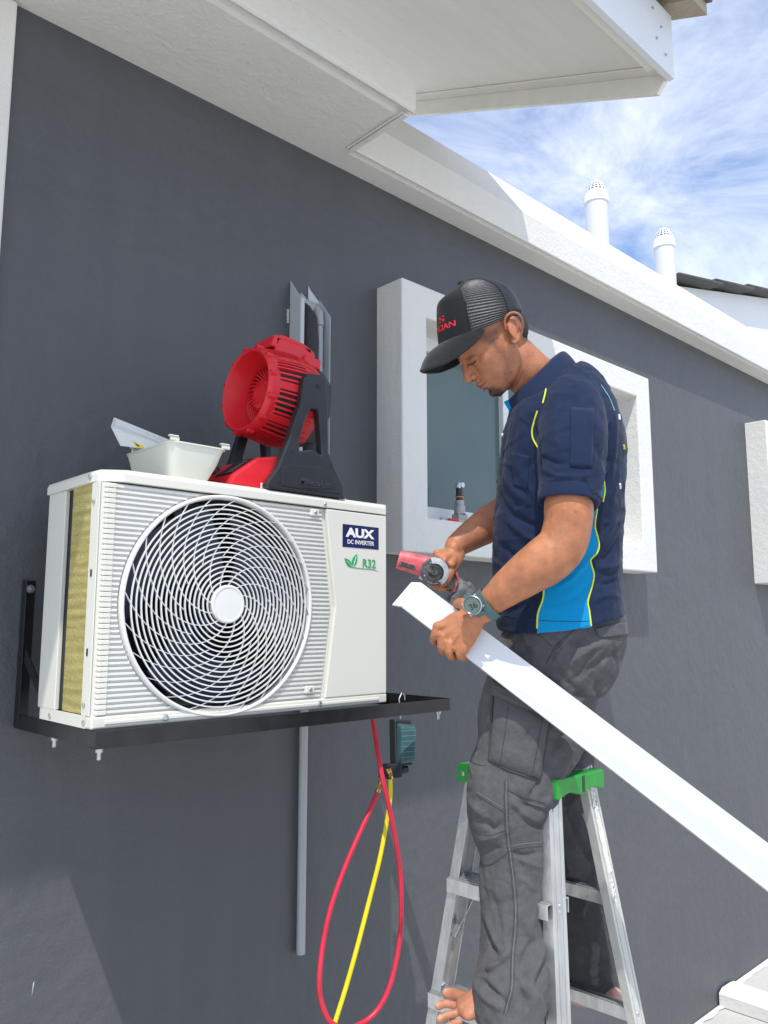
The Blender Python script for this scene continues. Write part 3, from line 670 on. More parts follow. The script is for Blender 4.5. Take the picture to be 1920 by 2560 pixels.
q = MB(); q.M = Mf
for i in range(30):
    a = 2*math.pi*i/30; e = Vector((math.cos(a), math.sin(a), 0)); q.tube([e*.028+Vector((0, 0, .0245)), e*.038+Vector((0, 0, .0222))], .0013, 5)
q.build('hub_fins', m_red, hb)
# carrying handle on top, hollow
q = MB(); q.M = Mf
def hb_(pts, w): 
    for s in (-1, 1): pass
    q.prism([Vector((w, y, z)) for y, z in pts], (-2*w, 0, 0))
hb_([(.118, .028), (.150, .022), (.158, .004), (.156, -.045), (.142, -.072), (.108, -.078), (.108, -.070), (.133, -.062), (.143, -.042), (.144, .0), (.138, .010), (.118, .014)], .046)
q.box((-.046, .108, -.065), (-.034, .15, .018)); q.box((.034, .108, -.065), (.046, .148, .018))
q.build('handle', m_red, jf, bevel=.004)
q = MB(); q.M = Mf; q.box((-.056, .095, -.085), (.056, .124, -.045)); q.build('battery_cover', m_red, jf, bevel=.006)
shell([oct_ring(.092, -.092), oct_ring(.110, -.088), oct_ring(.114, -.066), oct_ring(.1, -.064)], 'rear_grille', m_bplast, jf, 35, capb=True)
# pivot cups + U stand
def arm(ysgn):
    y0 = PV.y+ysgn*.122; y1 = y0+ysgn*.026
    # side view outline (x, z) from the photograph's near arm
    ox, oz = PV.x, PV.z
    outl = [(-.050, .010), (-.034, .030), (.010, .034), (.029, .018), (.034, -.021), (.036, -.06), (.040, -.184), (.062, -.224), (.096, -.278), (.101, -.3115), (-.162, -.3115), (-.168, -.300), (-.134, -.254), (-.104, -.186), (-.080, -.112), (-.060, -.062)]
    hole = [(-.024, -.072), (.004, -.070), (.012, -.135), (.019, -.198), (-.016, -.186), (-.058, -.196), (-.062, -.178), (-.046, -.120)]
    outl = [(x+.003, z) for x, z in outl]
    q = MB(); bm = bmesh.new()
    vo = [bm.verts.new((ox+x, y0, TZ+.312+z)) for x, z in outl]; vh = [bm.verts.new((ox+x, y0, TZ+.312+z)) for x, z in hole]
    eo = [bm.edges.new((vo[i], vo[(i+1) % len(vo)])) for i in range(len(vo))]; eh = [bm.edges.new((vh[i], vh[(i+1) % len(vh)])) for i in range(len(vh))]
    bmesh.ops.triangle_fill(bm, use_beauty=True, edges=eo+eh)
    g = bmesh.ops.extrude_face_region(bm, geom=bm.faces[:]); bmesh.ops.translate(bm, verts=[v for v in g['geom'] if isinstance(v, bmesh.types.BMVert)], vec=(0, ysgn*.026, 0))
    bmesh.ops.recalc_face_normals(bm, faces=bm.faces); me = bpy.data.meshes.new('arm'); bm.to_mesh(me); bm.free()
    o = link('stand_arm', me, m_bplast, jf, bevel=.004); return o, y1
near, yn = arm(-1); farr, yf = arm(1)
for x, z in ((.002, -.002), (-.088, -.205), (.052, -.222), (-.122, -.290), (.080, -.296)):
    q = MB(); q.cyl((PV.x+x, yn-.0006, TZ+.312+z), (PV.x+x, yn+.004, TZ+.312+z), .0075 if z > -.1 else .0045, 14); q.build('screw_hole', m_dark, near)
q = MB(); q.prism([(PV.x+x, yn-.002, TZ+.312+z) for x, z in ((-.085, -.238), (.020, -.232), (.068, -.255), (.085, -.300), (-.118, -.300), (-.116, -.248))], (0, .003, 0)); plq = q.build('stand_plate', m_bplast, near, bevel=.0015)
Mt = Matrix(((1, 0, 0, PV.x-.062), (0, 0, -1, yn-.0025), (0, 1, 0, TZ+.024), (0, 0, 0, 1)))
link('lettering', text_mesh('Milwaukee', .027, Mt, .0012, bold=.0003, shear=.45, sx=.92), mat('embossed plastic', (.045, .05, .058), .35), plq)
q = MB(); q.tube([(PV.x-.05, yn-.003, TZ+.017), (PV.x+.02, yn-.003, TZ+.021), (PV.x+.07, yn-.003, TZ+.030)], [.0006, .0012, .0005], 5); q.build('underline', m_bplast, plq)
q = MB(); q.box((PV.x-.150, yn+.002, TZ+.0005), (PV.x+.108, yf-.002, TZ+.012)); q.build('foot_plate', m_bplast, jf, bevel=.003)
q = MB(); q.box((PV.x+.03, yn+.01, TZ+.012), (PV.x+.09, yf-.01, TZ+.05)); q.build('foot_plate', m_bplast, jf, bevel=.006)
# red control base
yb0, yb1 = PV.y-.119, PV.y+.119
bx0 = PV.x-.262
q = MB(); q.prism([(bx0, yb0, TZ+.001), (PV.x-.05, yb0, TZ+.001), (PV.x-.05, yb0, TZ+.098), (PV.x-.100, yb0, TZ+.100), (PV.x-.175, yb0, TZ+.086), (bx0+.012, yb0, TZ+.03)], (0, yb1-yb0, 0)); cb = q.build('control_base', m_red, jf, bevel=.007)
# panel and knob on the sloping top
sa = Vector((bx0+.012, 0, TZ+.03)); sb = Vector((PV.x-.175, 0, TZ+.086)); sd_ = (sb-sa).normalized(); sn = Vector((-sd_.z, 0, sd_.x))
sb2 = Vector((PV.x-.100, 0, TZ+.100)); sd2 = (sb2-sb).normalized()
def slp(u, y, h=.0): p = sa+(sb-sa)*u+sn*h; return Vector((p.x, y, p.z))
q = MB(); q.hexa([slp(.12, yb0+.02, .001), slp(.95, yb0+.02, .001), slp(.95, yb0+.10, .001), slp(.12, yb0+.10, .001), slp(.12, yb0+.02, .003), slp(.95, yb0+.02, .003), slp(.95, yb0+.10, .003), slp(.12, yb0+.10, .003)]); lb = q.build('control_label', mat('black label', (.02, .018, .02), .4), cb)
q = MB()
for i in range(5): q.hexa([slp(.2+.14*i, yb0+.025, .0032), slp(.24+.14*i, yb0+.025, .0032), slp(.24+.14*i, yb0+.06-.004*i, .0032), slp(.2+.14*i, yb0+.06-.004*i, .0032), slp(.2+.14*i, yb0+.025, .0036), slp(.24+.14*i, yb0+.025, .0036), slp(.24+.14*i, yb0+.06-.004*i, .0036), slp(.2+.14*i, yb0+.06-.004*i, .0036)])
q.build('label_print', mat('pink print', (.55, .22, .22), .5), lb)
q = MB(); p = slp(.55, yb0+.155, 0); q.lathe([(.015, 0), (.015, .008), (.011, .018), (0, .019)], 20, frame(p, (0, 1, 0), sn)); q.build('knob', m_bplast, cb, smooth=40)
q = MB(); q.box((PV.x-.165, yb0-.001, TZ+.004), (PV.x-.148, yb0+.001, TZ+.018)); q.build('white_sticker', m_wtxt, cb)

# ------------------------------------------------------------------ pipes at the wall
wd = thing('wall_trunking', 'open grey trunking on the wall behind the red fan with lagged pipe', 'trunking', (1.67, WY, Zc(.4)))
def plate(name, P, off, mt, parent, bevel=.001): q = MB(); q.prism(P, off); return q.build(name, mt, parent, bevel=bevel)
y_ = WY-.002; zb_ = Zc(.36)
plate('side_strip', [(1.610, WY-.002, zb_), (1.610, WY-.002, Zc(1.20)), (1.610, WY-.065, Zc(1.118)), (1.610, WY-.065, zb_)], (.003, 0, 0), m_duct, wd)
plate('side_strip', [(1.6135, WY-.065, zb_), (1.6135, WY-.065, Zc(1.118)), (1.6135, WY-.060, Zc(1.118)), (1.6135, WY-.060, zb_)], (.014, 0, 0), m_duct, wd)
plate('side_strip', [(1.742, WY-.002, zb_), (1.742, WY-.002, Zc(1.165)), (1.742, WY-.065, Zc(1.085)), (1.742, WY-.065, zb_)], (.003, 0, 0), m_duct, wd)
plate('back_strip', [(1.614, WY-.004, zb_), (1.7415, WY-.004, zb_), (1.7415, WY-.004, Zc(1.155)), (1.70, WY-.004, Zc(1.19)), (1.69, WY-.004, Zc(1.205)), (1.69, WY-.004, Zc(1.10)), (1.64, WY-.004, Zc(1.12)), (1.614, WY-.004, Zc(1.195))], (0, .003, 0), m_duct, wd)
q = MB(); q.tube([(1.668, WY+.03, Zc(1.10)), (1.668, WY-.004, Zc(1.105)), (1.668, WY-.036, Zc(1.06)), (1.668, WY-.045, Zc(.98)), (1.668, WY-.045, Zc(.36))], [.03, .03, .032, .032, .032], 20); q.build('lagged_pipe', m_ins, wd, smooth=60)
q = MB(); q.tube([(1.718, WY+.02, Zc(1.12)), (1.718, WY-.01, Zc(1.125)), (1.718, WY-.028, Zc(1.10)), (1.718, WY-.033, Zc(1.05))], [.018]*4, 20); q.tube([(1.718, WY-.033, Zc(1.05)), (1.718, WY-.033, Zc(.36))], .0145, 18); q.build('drain_elbow', m_pipe, wd, smooth=60)
q = MB()
def pf(u, v):
    a = v*math.pi; x = 1.640+.07*u; r = .02+.012*noise.noise(Vector((u*7, v*5, 2)))
    return Vector((x, WY-.004-r*math.sin(a), Zc(1.135)-.02*u+r*math.cos(a)*1.2))
q.grid(pf, 20, 10); q.build('putty', m_putty, wd, smooth=60)
q = MB()
def pf2(u, v):
    a = v*math.pi; r = .008+.004*noise.noise(Vector((u*9, v*4, 8)))
    return Vector((1.606-r*math.sin(a), WY-.001-r*.6*abs(math.cos(a)), Zc(1.04)+.05*u))
q.grid(pf2, 12, 8); q.build('putty', m_putty, wd, smooth=60)
dp = thing('drain_pipe', 'straight grey drain pipe on the wall below the air conditioner', 'pipe', (1.683, WY-.022, Zc(-1.05)))
q = MB(); prof_ = [(.0145, -1.05), (.0145, -.2), (.0125, -.2), (.0125, -1.05), (.0145, -1.05)]
q.lathe(prof_, 28, Matrix.Translation((1.683, WY-.020, CZ))); q.build('pipe', m_pipe, dp, smooth=40)
q = MB()
for zc in (-.45, -.9): q.lathe([(.0152, zc), (.0165, zc+.001), (.0165, zc+.011), (.0152, zc+.012)], 28, Matrix.Translation((1.683, WY-.020, CZ)))

# ------------------------------------------------------------------ gauge and hoses
gm = thing('gauge_manifold', 'dark teal digital pressure gauge hanging from the bracket by a hook', 'gauge', tuple(atY(855, 1560, 1.80)))
GD = 1.82
def P_(x, y, Y=GD): return atY(x, y, Y)
def gz7(x, y): return ((700+x/2.43)/K, (1650+y/2.43)/K)
gx = Vector((.94, -.34, 0)).normalized()
ax_top = P_(*gz7(745, 360)); ax_bot = P_(*gz7(680, 640)); axd = (ax_bot-ax_top).normalized(); ln_ = (ax_bot-ax_top).length
Gm = frame(ax_top, gx, -axd)                       # local x right, z up along the body, y depth
q = MB(); q.M = Gm; q.hexa([(-.030, -.004, .002), (.030, -.004, -.006), (.034, .040, -.006), (-.030, .040, .002), (-.034, -.004, -ln_*.96), (.026, -.004, -ln_*.98), (.028, .040, -ln_*.98), (-.034, .040, -ln_*.96)]); gb = q.build('back_shell', m_bplast, gm, bevel=.005)
q = MB(); q.M = Gm
P0 = [(-.014, -.006, -.02), (.020, -.006, -.022), (.030, -.018, -.030), (.030, -.018, -ln_*.60), (.024, -.006, -ln_*.86), (-.020, -.006, -ln_*.90), (-.024, -.018, -ln_*.80), (-.018, -.018, -.035)]
q.hexa([(-.020, -.034, -.018), (.030, -.034, -.028), (.037, -.0045, -.016), (-.026, -.0045, -.008), (-.027, -.034, -ln_*.88), (.024, -.034, -ln_*.84), (.031, -.0045, -ln_*.93), (-.032, -.0045, -ln_*.94)])
gc = q.build('rubber_cover', m_teal, gm, bevel=.007)
q = MB(); q.M = Gm
for i in range(7):
    z = -.035-i*(ln_*.65)/6; q.box((-.022-.001*i, -.0352, z-.0009), (.027-.0008*i, -.0335, z+.0009))
q.build('cover_ridge', mat('pale teal rubber', (.12, .25, .26), .45), gc, bevel=.0008)
hk = MB(); hpt = ax_top; hk.tube([hpt+Vector((0, .01, 0)), hpt+Vector((0, .01, .03)), hpt+Vector((.004, .02, .06)), hpt+Vector((.016, .02, .078)), hpt+Vector((.028, .02, .070)), hpt+Vector((.03, .02, .055))], .0022, 8); hk.build('hook', m_steel, gm, smooth=60)
vb = P_(*gz7(672, 655)); q = MB(); q.M = frame(vb, gx, -axd); q.box((-.03, -.012, -.03), (.034, .03, .012)); q.build('valve_block', m_bplast, gm, bevel=.004)
kn = P_(*gz7(735, 668)); q = MB(); q.cyl(kn-gx*.018, kn+gx*.0, .008, 16); q.cyl(kn, kn+gx*.022, .0135, 16, .011); q.build('valve_knob', m_bplast, gm, smooth=35)
def fitting(p, d, L_, parent):
    q = MB(); Mx = frame(p, Vector(d).orthogonal(), d); q.lathe([(.006, 0), (.0095, .0), (.0095, L_*.25), (.0075, L_*.27), (.0075, L_*.38), (.0105, L_*.4), (.0105, L_*.75), (.007, L_*.8), (.006, L_)], 6, Mx); q.lathe([(.0085, L_*.02), (.0085, L_*.98)], 18, Mx); return q.build('brass_fitting', m_brass, parent, smooth=30)
f1 = P_(*gz7(660, 655), GD-.01); fitting(f1, (P_(*gz7(672, 720), GD-.01)-f1), .034, gm)
f3 = P_(*gz7(620, 722), GD+.0); fitting(f3, (P_(*gz7(592, 805), GD)-f3), .042, gm)
def smooth_path(P, n=14):
    P = [Vector(p) for p in P]; Q = [P[0]*2-P[1]]+P+[P[-1]*2-P[-2]]; o_ = []
    for i in range(1, len(Q)-2):
        for j in range(n):
            t_ = j/n; a, b_, c, d = Q[i-1], Q[i], Q[i+1], Q[i+2]
            o_.append(.5*((2*b_)+(-a+c)*t_+(2*a-5*b_+4*c-d)*t_*t_+(-a+3*b_-3*c+d)*t_**3))
    o_.append(P[-1]); return o_
hY = lambda x, y, Y=GD: atY((700+x/2.43)/K, (1650+y/2.43)/K, Y)
rp = [hY(556, 300, 1.88), hY(563, 345, 1.86), hY(585, 500, 1.80), hY(617, 690, 1.76), hY(660, 880, 1.75), hY(700, 1080, 1.75), hY(730, 1280, 1.76), hY(737, 1450, 1.76), hY(733, 1640, 1.77), hY(705, 1830, 1.77), hY(655, 2010, 1.77), hY(580, 2140, 1.78), hY(480, 2215, 1.79), hY(390, 2240, 1.79), hY(300, 2190, 1.80), hY(248, 2060, 1.81), hY(240, 1920, 1.81), hY(262, 1720, 1.82), hY(310, 1500, 1.82), hY(390, 1270, 1.82), hY(480, 1060, 1.82), hY(552, 900, 1.82), hY(590, 812, GD)]
q = MB(); q.tube(smooth_path(rp, 10), .0072, 14); ho = q.build('charging_hose', m_hred, None, smooth=60); tag(ho, 'red rubber charging hose looping below the air conditioner', 'hose')
yp = [hY(668, 712, 1.81), hY(671, 790, 1.81), hY(665, 880, 1.81), hY(645, 1000, 1.82), hY(605, 1210, 1.82), hY(545, 1450, 1.83), hY(470, 1740, 1.83), hY(400, 1990, 1.84), hY(335, 2200, 1.84), hY(290, 2370, 1.84), hY(240, 2560, 1.84), Vector((1.50, 1.83, .45)), Vector((1.44, 1.80, .12)), Vector((1.34, 1.74, .012)), Vector((1.10, 1.66, .008)), Vector((.8, 1.70, .008))]
q = MB(); q.tube(smooth_path(yp, 10), .0068, 14); ho2 = q.build('charging_hose', m_hyel, None, smooth=60); tag(ho2, 'yellow rubber charging hose hanging straight below the gauge', 'hose')
q = MB(); q.cyl(hY(661, 688, 1.81), hY(668, 720, 1.81), .0075, 14); q.build('ferrule', m_bplast, ho2)

# ------------------------------------------------------------------ tools on the window sill
sy = WY-.06; szl = OZ0+.001
ft = thing('flaring_tool', 'grey and black metal flaring tool standing on the window sill', 'tool', (0, 0, 0))
c0 = atY(993, 1118, sy); cx = c0.x; ft.location = (cx, sy, szl)
q = MB(); Mz = Matrix.Translation((cx, sy, szl)); kk = .00115
q.box((cx-.028, sy-.02, szl), (cx+.028, sy+.02, szl+.044)); body_ = q.build('yoke', mat('cast grey metal', (.34, .33, .31), .45, .5), ft, bevel=.004)
q = MB(); q.lathe([(.025, .044), (.023, .052), (.023, .078), (.019, .082), (.019, .10), (.012, .101)], 28, Mz); q.build('barrel', mat('cast grey metal 2', (.36, .35, .33), .4, .5), ft, smooth=35)
q = MB(); q.lathe([(.013, .10), (.013, .118), (.016, .119), (.016, .124), (.013, .125), (.014, .135), (.014, .15), (0, .15)], 24, Mz); q.build('spindle', m_bplast, ft, smooth=35)
q = MB(); q.lathe([(.0145, .111), (.017, .112), (.017, .117), (.0145, .118)], 24, Mz); q.build('collar_ring', mat('orange ring', (.6, .16, .06), .4), ft, smooth=35)
q = MB(); q.tube([(cx-.012, sy, szl+.15), (cx-.004, sy, szl+.165), (cx+.010, sy, szl+.168)], [.012, .014, .012], 12); q.cyl((cx+.006, sy-.015, szl+.164), (cx+.006, sy+.013, szl+.164), .011, 16); q.build('clutch_head', m_steel, ft, smooth=35)
fb = thing('flaring_bar', 'flat steel flaring bar with red clamp lying on the sill beside the tool', 'tool', (cx-.08, sy-.04, szl))
q = MB(); q.box((cx-.16, sy-.050, szl+.0005), (cx+.045, sy-.036, szl+.013)); q.build('bar', mat('bar steel', (.42, .38, .34), .4, .6), fb, bevel=.002)
q = MB(); q.tube([(cx-.125, sy-.055, szl+.006), (cx-.10, sy-.056, szl+.008), (cx-.07, sy-.054, szl+.005)], .0055, 8); q.build('clamp', m_red, fb, smooth=60)
cb_ = MB(); cb_.box((cx-.03, sy-.068, szl+.0004), (cx+.09, sy-.053, szl+.006)); tag(cb_.build('cardboard_strip', mat('cardboard', (.42, .28, .17), .8)), 'brown cardboard strip at the sill edge in front of the tool', 'cardboard')
# ------------------------------------------------------------------ step ladder
ld = thing('step_ladder', 'worn aluminium step ladder with green plastic end caps, one side in paint splashes', 'ladder', (1.72, 1.27, 0))
LT = -.372
def fl(dz, near): return Vector((1.642-(.100 if near else .165)*dz, (1.150-.085*dz) if near else (1.40+.10*dz), Zc(LT-dz)))   # front rails
def bl_(dz, near): return Vector((1.788+(.185 if near else .15)*dz, (1.150-.085*dz) if near else (1.40+.10*dz), Zc(LT-dz)))
DZG = LT+CZ                                     # drop to the ground
def channel(a, b_, w, fl_, s, name, mt, t=.0022):
    """web facing +-y (s=-1 near side), flanges inward"""
    q = MB(); d = (b_-a).normalized(); x = Vector((1, 0, 0)); x = (x-d*x.dot(d)).normalized(); y = Vector((0, -s, 0)); y = (y-d*y.dot(d)).normalized()
    prof = [(-w/2, 0), (w/2, 0), (w/2, fl_), (w/2-t, fl_), (w/2-t, t), (.006, t), (.005, -.0015+t), (-.005, -.0015+t), (-.006, t), (-w/2+t, t), (-w/2+t, fl_), (-w/2, fl_)]
    prof = [(-w/2, 0), (-.0135, 0), (-.0125, .0032), (-.0095, .0032), (-.0085, 0), (.0085, 0), (.0095, .0032), (.0125, .0032), (.0135, 0), (w/2, 0), (w/2, fl_), (w/2-t, fl_), (w/2-t, t+.0032), (-w/2+t, t+.0032), (-w/2+t, fl_), (-w/2, fl_)]
    q.prism([a+x*u+y*v for u, v in prof], b_-a); return q.build(name, mt, ld, bevel=.0008)
rails = {}
for near_ in (True, False):
    s = -1 if near_ else 1
    rails[('f', near_)] = channel(fl(-.015, near_), fl(DZG-.03, near_), .052, .030, s, 'front_rail', m_alu)
    rails[('b', near_)] = channel(bl_(-.015, near_), bl_(DZG-.03, near_), .042, .024, s, 'rear_rail', m_aludust if near_ else m_alu)
    for f_ in (fl, bl_):
        p = f_(DZG-.035, near_); q = MB(); q.box((p.x-.034, p.y-.022, 0.001), (p.x+.034, p.y+.022, .06)); q.build('rubber_foot', m_bplast, ld, bevel=.006)
def tread(dz, f_, dep, hh, name, k0=0):
    a = f_(dz, True)+Vector((0, .004, 0)); b_ = f_(dz, False)-Vector((0, .004, 0)); q = MB(); h = hh
    prof = [(-dep/2, 0), (dep/2, 0), (dep/2, -h), (dep/2-.003, -h), (dep/2-.003, -.003), (-dep/2+.003, -.003), (-dep/2+.003, -h), (-dep/2, -h)]
    q.prism([a+Vector((u, 0, v)) for u, v in prof], b_-a)
    o = q.build(name, m_alu, ld, bevel=.0008)
    r = MB()
    for i in range(6):
        u = -dep/2+.01+i*(dep-.02)/5; A2 = a+Vector((u, 0, .0)); B2 = b_+Vector((u, 0, .0))
        r.hexa([A2+Vector((-.0015, 0, .0002)), A2+Vector((.0015, 0, .0002)), A2+Vector((.0015, 0, .0016)), A2+Vector((-.0015, 0, .0016)), B2+Vector((-.0015, 0, .0002)), B2+Vector((.0015, 0, .0002)), B2+Vector((.0015, 0, .0016)), B2+Vector((-.0015, 0, .0016))])
    r.build('tread_rib', m_alu, o)
    for s_, pp in ((-1, a), (1, b_)):
        for zz_ in (-.010, -.024) if dep > .05 else (-.01,):
            c = pp+Vector((0, s_*.0045, zz_)); r = MB(); r.lathe([(.0062, 0), (.0055, .002), (.003, .0028), (0, .0028)], 12, frame(c, (1, 0, 0), (0, s_, 0))); r.build('rivet', m_steel, o, smooth=40)
    return o
for k_ in range(1, 7): tread(.262*k_-.004, fl, .085, .034, 'step')
for k_ in range(1, 6): tread(.275*k_+.012, bl_, .03, .030, 'rear_bar')
# top plate and caps
q = MB(); q.box((1.614, 1.150, Zc(LT+.004)), (1.804, 1.400, Zc(LT+.008))); q.box((1.614, 1.150, Zc(LT-.03)), (1.618, 1.400, Zc(LT+.0038))); q.box((1.800, 1.150, Zc(LT-.03)), (1.804, 1.400, Zc(LT+.0038))); q.build('top_plate', m_alu, ld, bevel=.001)
def endcap(yc, s):
    q = MB(); y0, y1 = yc-.022, yc+.022
    x0, x1 = 1.610, 1.810; zt2 = Zc(LT+.011); N_ = 18
    bot = lambda u: Zc(LT-.030-.005*math.cos(u*4*math.pi))
    P = [(x0, zt2), (x1, zt2)]+[(x1+(x0-x1)*i/N_, bot(i/N_)) for i in range(N_+1)]
    q.prism([(x, y0, z) for x, z in P], (0, y1-y0, 0)); o = q.build('end_cap', m_green, ld, bevel=.004)
    r = MB(); r.lathe([(.007, 0), (.006, .002), (.003, .0025), (0, .0025)], 14, frame((x0-.0005, yc, Zc(LT-.012)), (0, 1, 0), (-1, 0, 0))); r.build('rivet', m_steel, o, smooth=40)
    r = MB(); r.box((1.712, yc-.0230, Zc(LT-.03)), (1.722, yc-.0218, Zc(LT+.008))) if s < 0 else None
    if s < 0: r.build('scuff', m_bplast, o)
endcap(1.142, -1); endcap(1.408, 1)
# worn sticker on the near rear rail
rb = rails[('b', True)]
random.seed(5)
d_ = (bl_(.5, True)-bl_(.0, True)).normalized(); xx_ = Vector((1, 0, 0)); xx_ = (xx_-d_*xx_.dot(d_)).normalized(); yy_ = xx_.cross(d_)
if yy_.y > 0: yy_ = -yy_
def stick(dz0, dz1, u0, u1, lift, mt, name):
    q = MB(); n_ = 10; P = []
    for i in range(n_+1): P.append((u0+random.uniform(-.0025, .0025), dz0+(dz1-dz0)*i/n_))
    for i in range(n_, -1, -1): P.append((u1+random.uniform(-.0025, .0025), dz0+(dz1-dz0)*i/n_))
    q.prism([bl_(v, True)+xx_*u+yy_*lift for u, v in P], yy_*.0004); return q.build(name, mt, rb)
ms_ = mat('worn sticker', (.66, .66, .60), .7, spots=(160, .56, (.08, .08, .08)))
stick(.03, .10, -.010, .010, .0004, ms_, 'worn_sticker'); stick(.10, .24, -.008, .010, .0004, mat('peeled sticker', (.70, .68, .61), .8, spots=(150, .62, (.25, .22, .17))), 'worn_sticker'); stick(.255, .31, -.006, .008, .0004, ms_, 'worn_sticker')
def brace(a, b_): q = MB(); q.beam(a, b_, .003, .014, (0, 1, 0)); q.build('spreader', m_alu, ld)
brace(fl(.40, False)+Vector((0, -.02, 0)), bl_(.12, False)+Vector((0, -.02, 0)))
brace(bl_(.10, True)+Vector((-.015, .026, 0)), bl_(.19, True)+Vector((.006, .028, 0)))

# ------------------------------------------------------------------ trunking held by the person
gG = lambda X, Y: ((960+X/4.879)/K, (1340+Y/4.879)/K)
tk = thing('trunking_cover', 'long glossy white length of trunking cover held in the hand', 'trunking', tuple(atD(1330, 1590, 1.83)))
LD, RD = 1.915, 1.69
TU0 = atD(*gG(450, 565), LD); TL0 = atD(*gG(212, 860), LD-.012); TU1 = atD(1659, 1821, RD); TL1 = atD(1659, 1925, RD-.012)
ax_ = ((TU1-TU0).normalized()+(TL1-TL0).normalized()).normalized()
wv = ((TL0-TU0)-ax_*(TL0-TU0).dot(ax_)); wv1 = ((TL1-TU1)-ax_*(TL1-TU1).dot(ax_)); 
Wt = (wv.length+wv1.length)/2
nT = ax_.cross(wv).normalized()
if nT.dot(TU0-Vector((0, 0, CZ))) > 0: nT = -nT     # towards the camera
wdir = wv.normalized()
ext = 1.75
q = MB()
U0, L0 = TU0, TL0; U1 = TU0+ax_*ext+(wv1-wv)*0; 
U1 = TU0+(TU1-TU0)*(ext/(TU1-TU0).length); L1 = TL0+(TL1-TL0)*(ext/(TL1-TL0).length)
dp_ = nT*-.022; th = .0022
def strip(a0, b0, a1, b1, tv, qq): qq.hexa([a0, b0, b0+tv, a0+tv, a1, b1, b1+tv, a1+tv])
strip(U0, L0, U1, L1, -nT*th, q); strip(U0, U0+dp_, U1, U1+dp_, wdir*th, q); strip(L0, L0+dp_, L1, L1+dp_, -wdir*th, q)
o = q.build('channel', m_trunk, tk, bevel=.0012)
E0 = atD(*gG(332, 562), LD+.018); E1 = atD(*gG(97, 838), LD+.006)
q = MB(); q.hexa([TU0-ax_*.0005, TL0-ax_*.0005, TL0-nT*.003-ax_*.0005, TU0-nT*.003-ax_*.0005, E0, E1, E1-nT*.003, E0-nT*.003]); q.build('end_flap', m_trunk, tk, bevel=.001)
q = MB(); q.hexa([TL0-ax_*.001-nT*.0035, TL0-ax_*.001-nT*.018, TL0+wdir*-.002-nT*.018-ax_*.001, TL0-wdir*.002-nT*.0035-ax_*.001, E1-nT*.0035, E1-nT*.012, E1-wdir*.002-nT*.012, E1-wdir*.002-nT*.0035]); q.build('end_flap_lip', m_trunk, tk)
tpl_p = (TU0+TL0)/2
def TF(px, py, off=0):                          # depth of the trunking face behind a reading, moved off towards the camera
    d = ray(px, py); t_ = (tpl_p-Vector((0, 0, CZ))).dot(nT)/d.dot(nT); return t_-off

# ------------------------------------------------------------------ body modelling helpers
def cat(P, n=8):
    P = np.array(P, float); Q = np.vstack([2*P[0]-P[1], P, 2*P[-1]-P[-2]]); o_ = []
    for i in range(1, len(Q)-2):
        for j in range(n):
            t_ = j/n; a, b_, c, d = Q[i-1:i+3]
            o_.append(.5*((2*b_)+(-a+c)*t_+(2*a-5*b_+4*c-d)*t_*t_+(-a+3*b_-3*c+d)*t_**3))
    o_.append(P[-1]); return np.array(o_)
def etube(q, rows, ref, n=24, sub=6, ends=True, expo=2.0):
    """rows (point, a, b): ellipse semi-axis a along ref, b across; smooth along its length"""
    R = cat([[*r[0], r[1], r[2]] for r in rows], sub); pts = [Vector(r[:3]) for r in R]; m_ = len(pts); vs = []; ringsn = []
    T = [(pts[min(i+1, m_-1)]-pts[max(i-1, 0)]).normalized() for i in range(m_)]
    def ring(c, t_, a, b_):
        A_ = (Vector(ref)-t_*Vector(ref).dot(t_)).normalized(); B_ = t_.cross(A_)
        o_ = []
        for j in range(n):
            th_ = 2*math.pi*j/n; cc, ss = math.cos(th_), math.sin(th_)
            k = (abs(cc)**expo+abs(ss)**expo)**(-1/expo) if expo != 2 else 1
            o_.append(c+A_*a*cc*k+B_*b_*ss*k)
        return o_
    L_ = []
    if ends:
        for e in (.995, .9, .7, .4): L_.append((pts[0]-T[0]*min(R[0][3], R[0][4])*e, T[0], R[0][3]*math.sqrt(1-e*e), R[0][4]*math.sqrt(1-e*e)))
    for i in range(m_): L_.append((pts[i], T[i], max(R[i][3], .001), max(R[i][4], .001)))
    if ends:
        for e in (.4, .7, .9, .995): L_.append((pts[-1]+T[-1]*min(R[-1][3], R[-1][4])*e, T[-1], R[-1][3]*math.sqrt(1-e*e), R[-1][4]*math.sqrt(1-e*e)))
    for l_ in L_: vs += ring(*l_)
    k = len(L_)
    q.add(vs, [(i*n+j, i*n+(j+1) % n, (i+1)*n+(j+1) % n, (i+1)*n+j) for i in range(k-1) for j in range(n)]+[tuple(range(n-1, -1, -1)), tuple((k-1)*n+j for j in range(n))])
def ball(q, c, r, M=None, n=20):
    vs = []; fs = []
    rx, ry, rz_ = r if isinstance(r, (tuple, list)) else (r, r, r)
    rows = n//2
    for i in range(1, rows):
        a = math.pi*i/rows
        for j in range(n): b_ = 2*math.pi*j/n; vs.append(Vector((rx*math.sin(a)*math.cos(b_), ry*math.sin(a)*math.sin(b_), rz_*math.cos(a))))
    vs += [Vector((0, 0, rz_)), Vector((0, 0, -rz_))]; T = len(vs)-2
    for i in range(rows-2):
        for j in range(n): fs.append((i*n+j, (i+1)*n+j, (i+1)*n+(j+1) % n, i*n+(j+1) % n))
    for j in range(n): fs.append((T, j, (j+1) % n)); fs.append((T+1, (rows-2)*n+(j+1) % n, (rows-2)*n+j))
    if M is not None: vs = [M @ v for v in vs]
    else: vs = [v+Vector(c) for v in vs]
    q.add(vs, fs)
